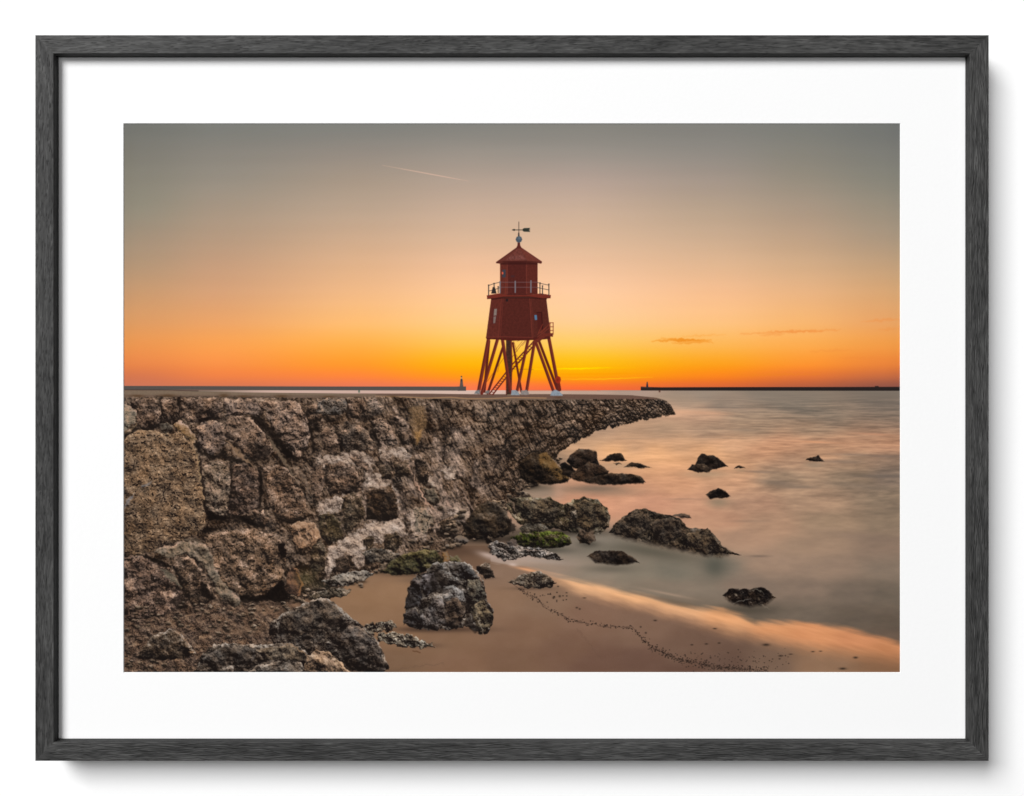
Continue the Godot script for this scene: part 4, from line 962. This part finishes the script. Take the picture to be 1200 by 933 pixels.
func print_lighthouse():
	var red := V(104, 42, 33)
	var lit := V(132, 56, 42)
	var drk := V(70, 28, 25)
	# legs, those behind first
	for s in [[573, 400, 567.5, 459, 3.0, 0], [601, 402, 611, 459, 2.4, 0], [631, 398, 653, 456, 3.0, 0], [589, 408, 571.5, 461, 2.8, 0]]:
		stroke([s[0], s[1], s[2], s[3]], s[4], V(92, 34, 26), 1.0, 0.5)
	# stair from the ground to the gallery
	stroke([573.5, 461.5, 600, 427.5, 627, 398.5, 637, 391.5], 1.5, red, 1.0, 0.4)
	stroke([577.5, 462.5, 603, 430, 629, 401, 640, 393], 1.5, red, 1.0, 0.4)
	for k in 26:
		var t := k / 25.0
		var a := Vector2(573.5, 461.5).lerp(Vector2(627, 398.5), t)
		stroke([a.x, a.y + 0.2, a.x + 3.6, a.y + 1.2], 0.7, V(96, 38, 28), 0.9, 0.4)
	stroke([571, 447, 590, 420, 603, 402], 0.5, V(122, 66, 36), 0.7, 0.4)
	stroke([596, 424, 612, 403, 626, 388], 0.5, V(122, 60, 36), 0.8, 0.4)
	for s in [[602, 400, 606, 412], [606, 400, 612, 398], [605, 416, 610, 424], [612, 405, 618, 398], [600, 432.5, 625, 433], [585, 428, 583, 436], [604, 410, 612, 400]]:
		stroke(s, 0.5, V(130, 66, 34), 0.7, 0.4)
	# central column
	area([593, 396, 599.5, 396, 600, 425, 599.2, 463, 593, 463, 593.2, 425], V(66, 42, 34), 1.0, 0.4, 0.25)
	stroke([599, 398, 600, 425, 598.8, 462], 1.3, V(112, 46, 32), 1.0, 0.4)
	stroke([593.4, 430, 593.4, 462], 0.9, V(96, 44, 34), 1.0, 0.4)
	for s in [[572.5, 397, 560.5, 460, 4.0], [583.5, 396, 564.5, 461, 3.6], [588.5, 396, 598, 458, 3.8], [619, 398, 606, 458, 3.2], [626.5, 400, 617, 459, 3.4], [628, 401, 648.5, 458, 3.4], [643.2, 396, 655, 457, 3.8]]:
		stroke([s[0], s[1], s[2], s[3]], s[4], red, 1.0, 0.5)
		stroke([s[0] + 0.9, s[1], s[2] + 0.9, s[3]], 0.9, V(138, 58, 40), 0.65, 0.5)
		stroke([s[0] - 1.2, s[1], s[2] - 1.2, s[3]], 0.9, V(80, 30, 24), 0.55, 0.5)
	stroke([654, 443, 656.5, 457], 2.6, V(110, 38, 26), 1.0, 0.4)
	area([650.8, 445, 651.8, 441.8, 654.2, 440.8, 656.6, 442, 657.4, 445.2, 656.4, 448.4, 654, 449.6, 651.6, 448.2], V(152, 44, 26), 1.0, 0.5)
	haze(653.6, 445.2, 1.3, 1.7, V(108, 34, 22), 0.8)
	# concrete feet
	for s in [[[555.5, 461.5, 558, 457.6, 562, 456.8, 562.5, 461.8], V(122, 122, 122)], [[568, 461, 570, 457.5, 573, 458, 573, 461.5], V(116, 110, 106)], [[598.6, 463.2, 599.5, 457.4, 604.5, 457, 607, 459, 609.4, 463.2], V(138, 146, 154)], [[610, 462.8, 611, 457.6, 617, 457, 619.8, 460, 620, 462.8], V(138, 128, 124)], [[644.5, 463.6, 646.5, 459.4, 650, 456.6, 655, 458.4, 660, 463, 659, 464], V(136, 146, 156)]]:
		area(s[0], s[1], 1.0, 0.5, 0.12, 0.5)
	stroke([595, 462.8, 598, 462.8], 1.4, V(132, 118, 92), 0.8, 0.5)
	# lower room: three faces
	area([575.6, 349.5, 588, 349, 584.4, 396.4, 569.6, 395.4], V(94, 43, 35), 1.0, 0.4, 0.12)
	area([587.6, 349, 620.6, 349, 624, 396.8, 584, 396.6], V(82, 37, 31), 1.0, 0.4, 0.12)
	area([620.4, 349, 640.2, 349.6, 645.4, 392.5, 638, 393.4, 624, 397.4], V(84, 39, 32), 1.0, 0.4, 0.12)
	for s in [[587.8, 350, 584.2, 396, 1.0], [589.6, 350, 586.2, 396, 0.6], [620.8, 350, 623.8, 396, 1.0], [622.6, 350, 625.6, 396, 0.5]]:
		stroke([s[0], s[1], s[2], s[3]], s[4], V(114, 50, 41), 0.8, 0.4)
	for k in 4:
		stroke([577.8 + k * 2.5, 352, 573 + k * 3.0, 394], 0.4, V(82, 33, 28), 0.5, 0.3)
		stroke([592 + k * 8.0, 352, 590 + k * 9.0, 394], 0.4, V(78, 32, 28), 0.35, 0.3)
	area([575, 349.2, 590, 347.4, 620, 347.2, 641, 349.2, 640.6, 351, 620, 349.6, 590, 349.6, 576, 351.4], V(52, 22, 20), 0.9, 0.6)
	# window, door, notice
	area([577.4, 361.6, 583.2, 361, 581.4, 379.4, 576, 380], V(84, 38, 34), 1.0, 0.4)
	area([579.2, 362, 582.4, 361.8, 581.8, 369.6, 578.4, 370], V(132, 116, 108), 1.0, 0.4)
	area([578.3, 371, 581.4, 370.6, 580.2, 378.6, 578, 379], V(122, 104, 98), 1.0, 0.4)
	stroke([578.8, 366, 582, 365.8], 0.5, V(110, 92, 86), 0.7, 0.3)
	area([629.4, 366, 634.6, 366, 636, 386, 630, 386], V(78, 32, 28), 1.0, 0.4)
	stroke([629.2, 366.2, 634.8, 366.2, 636, 388], 0.9, V(50, 18, 18), 0.9, 0.4)
	area([626.2, 369.2, 629, 369, 629.6, 374.8, 626.8, 375], V(84, 118, 150), 1.0, 0.4)
	area([592.8, 350.4, 595.4, 350.4, 595.4, 353.2, 592.8, 353.2], V(34, 28, 30), 0.9, 0.4)
	# floor beam
	area([569.4, 395, 584, 396, 624, 396.4, 630, 395, 645, 393.4, 645, 397, 630, 398.4, 600, 399.4, 584, 398, 570, 397.4], V(80, 31, 26), 1.0, 0.4, 0.1)
	stroke([570, 395.4, 590, 394.6, 624, 395.6], 0.8, V(120, 52, 42), 0.8, 0.4)
	# gallery with its rail on the side
	area([624, 400, 630, 397, 637, 390.8, 648, 390.4, 648, 394.6, 640, 394, 632, 400.6, 626, 402], V(104, 44, 34), 1.0, 0.4, 0.08)
	for s in [[644, 378.2, 648.4, 378.2], [644, 383, 648.4, 383], [644, 387.4, 648.2, 387.4], [648.3, 378, 648.3, 392], [644.6, 378, 644.6, 391], [631, 390, 636, 380], [634, 390, 640, 384], [630, 392, 645, 379], [630, 395, 644, 384]]:
		stroke(s, 0.8, V(126, 54, 40), 0.9, 0.35)
	# balcony
	area([570.4, 346.2, 586, 343.6, 600, 345.2, 622, 345.2, 634, 343.8, 645.6, 345.8, 645.2, 349.2, 637, 350, 620, 347.6, 590, 347.8, 578, 350, 571, 350.4], V(112, 46, 36), 1.0, 0.4, 0.06)
	stroke([571, 350, 580, 349.6, 590, 347.8, 620, 347.6, 637, 349.8, 645, 349], 0.7, V(60, 24, 20), 0.8, 0.4)
	# lantern room
	area([586, 306, 594.6, 305, 594.6, 345.4, 586, 344.6], V(96, 44, 36), 1.0, 0.35, 0.11)
	area([594.4, 305, 617, 305, 617, 346, 594.4, 346], V(82, 36, 31), 1.0, 0.35, 0.11)
	area([616.8, 305, 630, 306, 630, 344.4, 616.8, 346], V(90, 40, 33), 1.0, 0.35, 0.11)
	for s in [[594.6, 308, 594.6, 344, 1.0], [617, 308, 617, 344, 0.9]]:
		stroke([s[0], s[1], s[2], s[3]], s[4], V(120, 56, 46), 0.75, 0.4)
	stroke([592.8, 325, 592.4, 344], 1.0, V(122, 52, 40), 0.7, 0.4)
	for k in 5:
		stroke([598.0 + k * 4.0, 309, 598.0 + k * 4.0, 344], 0.35, V(76, 30, 27), 0.5, 0.3)
	area([586, 307, 630, 307, 630, 310, 586, 310], V(56, 24, 22), 0.7, 0.8)
	area([588.6, 316, 591, 316, 592.6, 316, 592.4, 325, 588.6, 325], V(56, 62, 72), 0.9, 0.4)
	area([588, 318.6, 589.8, 318.6, 589.8, 321.4, 588, 321.4], V(210, 92, 66), 1.0, 0.4)
	area([598.6, 322.6, 603, 322.6, 603, 325, 598.6, 325], V(66, 40, 42), 0.8, 0.4)
	# roof
	area([605.4, 289.8, 610.8, 289.8, 635.2, 306.4, 634.4, 309, 629, 308, 616, 306.4, 592, 306.4, 586, 309, 581.8, 308.4, 581.4, 307], V(100, 50, 42), 1.0, 0.4, 0.08)
	area([606.6, 291, 609, 291, 618, 305.4, 591.6, 305.4], V(108, 58, 50), 0.8, 0.5, 0.18)
	area([598, 300, 612, 299, 616, 304, 594, 304], V(126, 78, 72), 0.45, 1.2, 0.4)
	area([609.6, 291, 611, 291, 634, 307, 618.6, 305.6], V(112, 56, 46), 0.8, 0.5, 0.1)
	stroke([581.6, 307.8, 592, 306.2, 617, 306, 634.8, 307.4], 0.9, V(66, 28, 24), 0.85, 0.4)
	stroke([606, 290.6, 582, 307], 0.8, V(74, 34, 30), 0.6, 0.4)
	area([606.6, 284, 609.4, 284, 609.6, 287.4, 611.4, 291, 604.8, 291, 606.4, 287.4], V(88, 40, 34), 1.0, 0.4)
	area([604.2, 280.4, 605.4, 277.6, 608, 276.4, 610.8, 277.6, 612, 280.4, 610.8, 283.2, 608, 284.4, 605.4, 283.2], V(72, 82, 92), 1.0, 0.5)
	haze(608.6, 279, 1.8, 1.6, V(110, 122, 134), 0.6)
	area([607.2, 272.6, 608.6, 272.6, 609, 276.6, 607, 276.6], V(62, 54, 52), 1.0, 0.4)
	stroke([608, 260, 608, 274], 0.8, V(84, 70, 60), 0.95, 0.4)
	stroke([600.4, 269.3, 621, 269.3], 0.8, V(52, 50, 44), 0.95, 0.4)
	area([600, 269.3, 602.6, 268, 604, 269.3, 602.6, 270.6], V(46, 46, 40), 1.0, 0.4)
	area([612.6, 268, 614.4, 267.2, 621.4, 267, 619.6, 269.3, 621.4, 271.6, 614.4, 271.4, 612.6, 270.6], V(48, 52, 46), 1.0, 0.4)
	# balcony rail, posts, bell
	var steel := V(118, 112, 118)
	var silh := V(70, 62, 58)
	for s in [[572.6, 334.6, 579, 332.2], [579, 332.2, 586, 330.6], [572.6, 341, 579, 339.6], [579, 339.6, 586, 337], [630, 331, 633, 332], [633, 332, 643.4, 334.2], [633, 337.6, 643.4, 339.8], [630, 337, 633, 337.6]]:
		stroke(s, 0.7, silh, 0.9, 0.4)
	for s in [[586, 330.7, 630, 330.7], [586, 336.6, 630, 336.6]]:
		stroke(s, 0.8, V(118, 94, 96), 0.7, 0.4)
	for s in [[572.6, 334, 572.6, 346], [579, 332, 579, 341], [583.8, 336, 583.8, 343], [643.3, 333, 643.3, 346], [632.8, 331.4, 632.8, 344.4], [635.8, 335, 635.8, 345]]:
		stroke(s, 1.1, silh, 1.0, 0.4)
		speck(Vector2(s[0], s[1]), 0.9, silh, 1.0)
	for s in [[586, 330, 586, 343], [603.8, 329.6, 603.8, 342.6], [622.2, 329, 622.2, 342.4]]:
		stroke(s, 1.5, steel, 1.0, 0.45)
	area([577.4, 336.4, 579.8, 336.4, 581.2, 341, 581.8, 344, 575.6, 344, 576.4, 340.6], V(48, 42, 40), 1.0, 0.5)

func print_image() -> Image:
	setup_noise()
	C.resize(TW * TH)
	print_sky()
	print_sea()
	print_far()
	print_groyne()
	print_stones()
	print_boulders()
	print_lighthouse()
	# paper white is a little under full reflectance: the ink scale follows it
	var tab := PackedByteArray()
	tab.resize(1024)
	for k in 1024:
		var v := Color(k / 1023.0, 0, 0).srgb_to_linear().r * INK
		tab[k] = int(round(Color(v, 0, 0).linear_to_srgb().r * 255.0))
	var out := PackedByteArray()
	out.resize(TW * TH * 3)
	for i in TW * TH:
		var c := C[i] * 4.0117
		out[i * 3] = tab[clampi(int(c.x), 0, 1023)]
		out[i * 3 + 1] = tab[clampi(int(c.y), 0, 1023)]
		out[i * 3 + 2] = tab[clampi(int(c.z), 0, 1023)]
	var img := Image.create_from_data(TW, TH, false, Image.FORMAT_RGB8, out)
	img.generate_mipmaps()
	C.clear()
	return img

const INK := 0.892
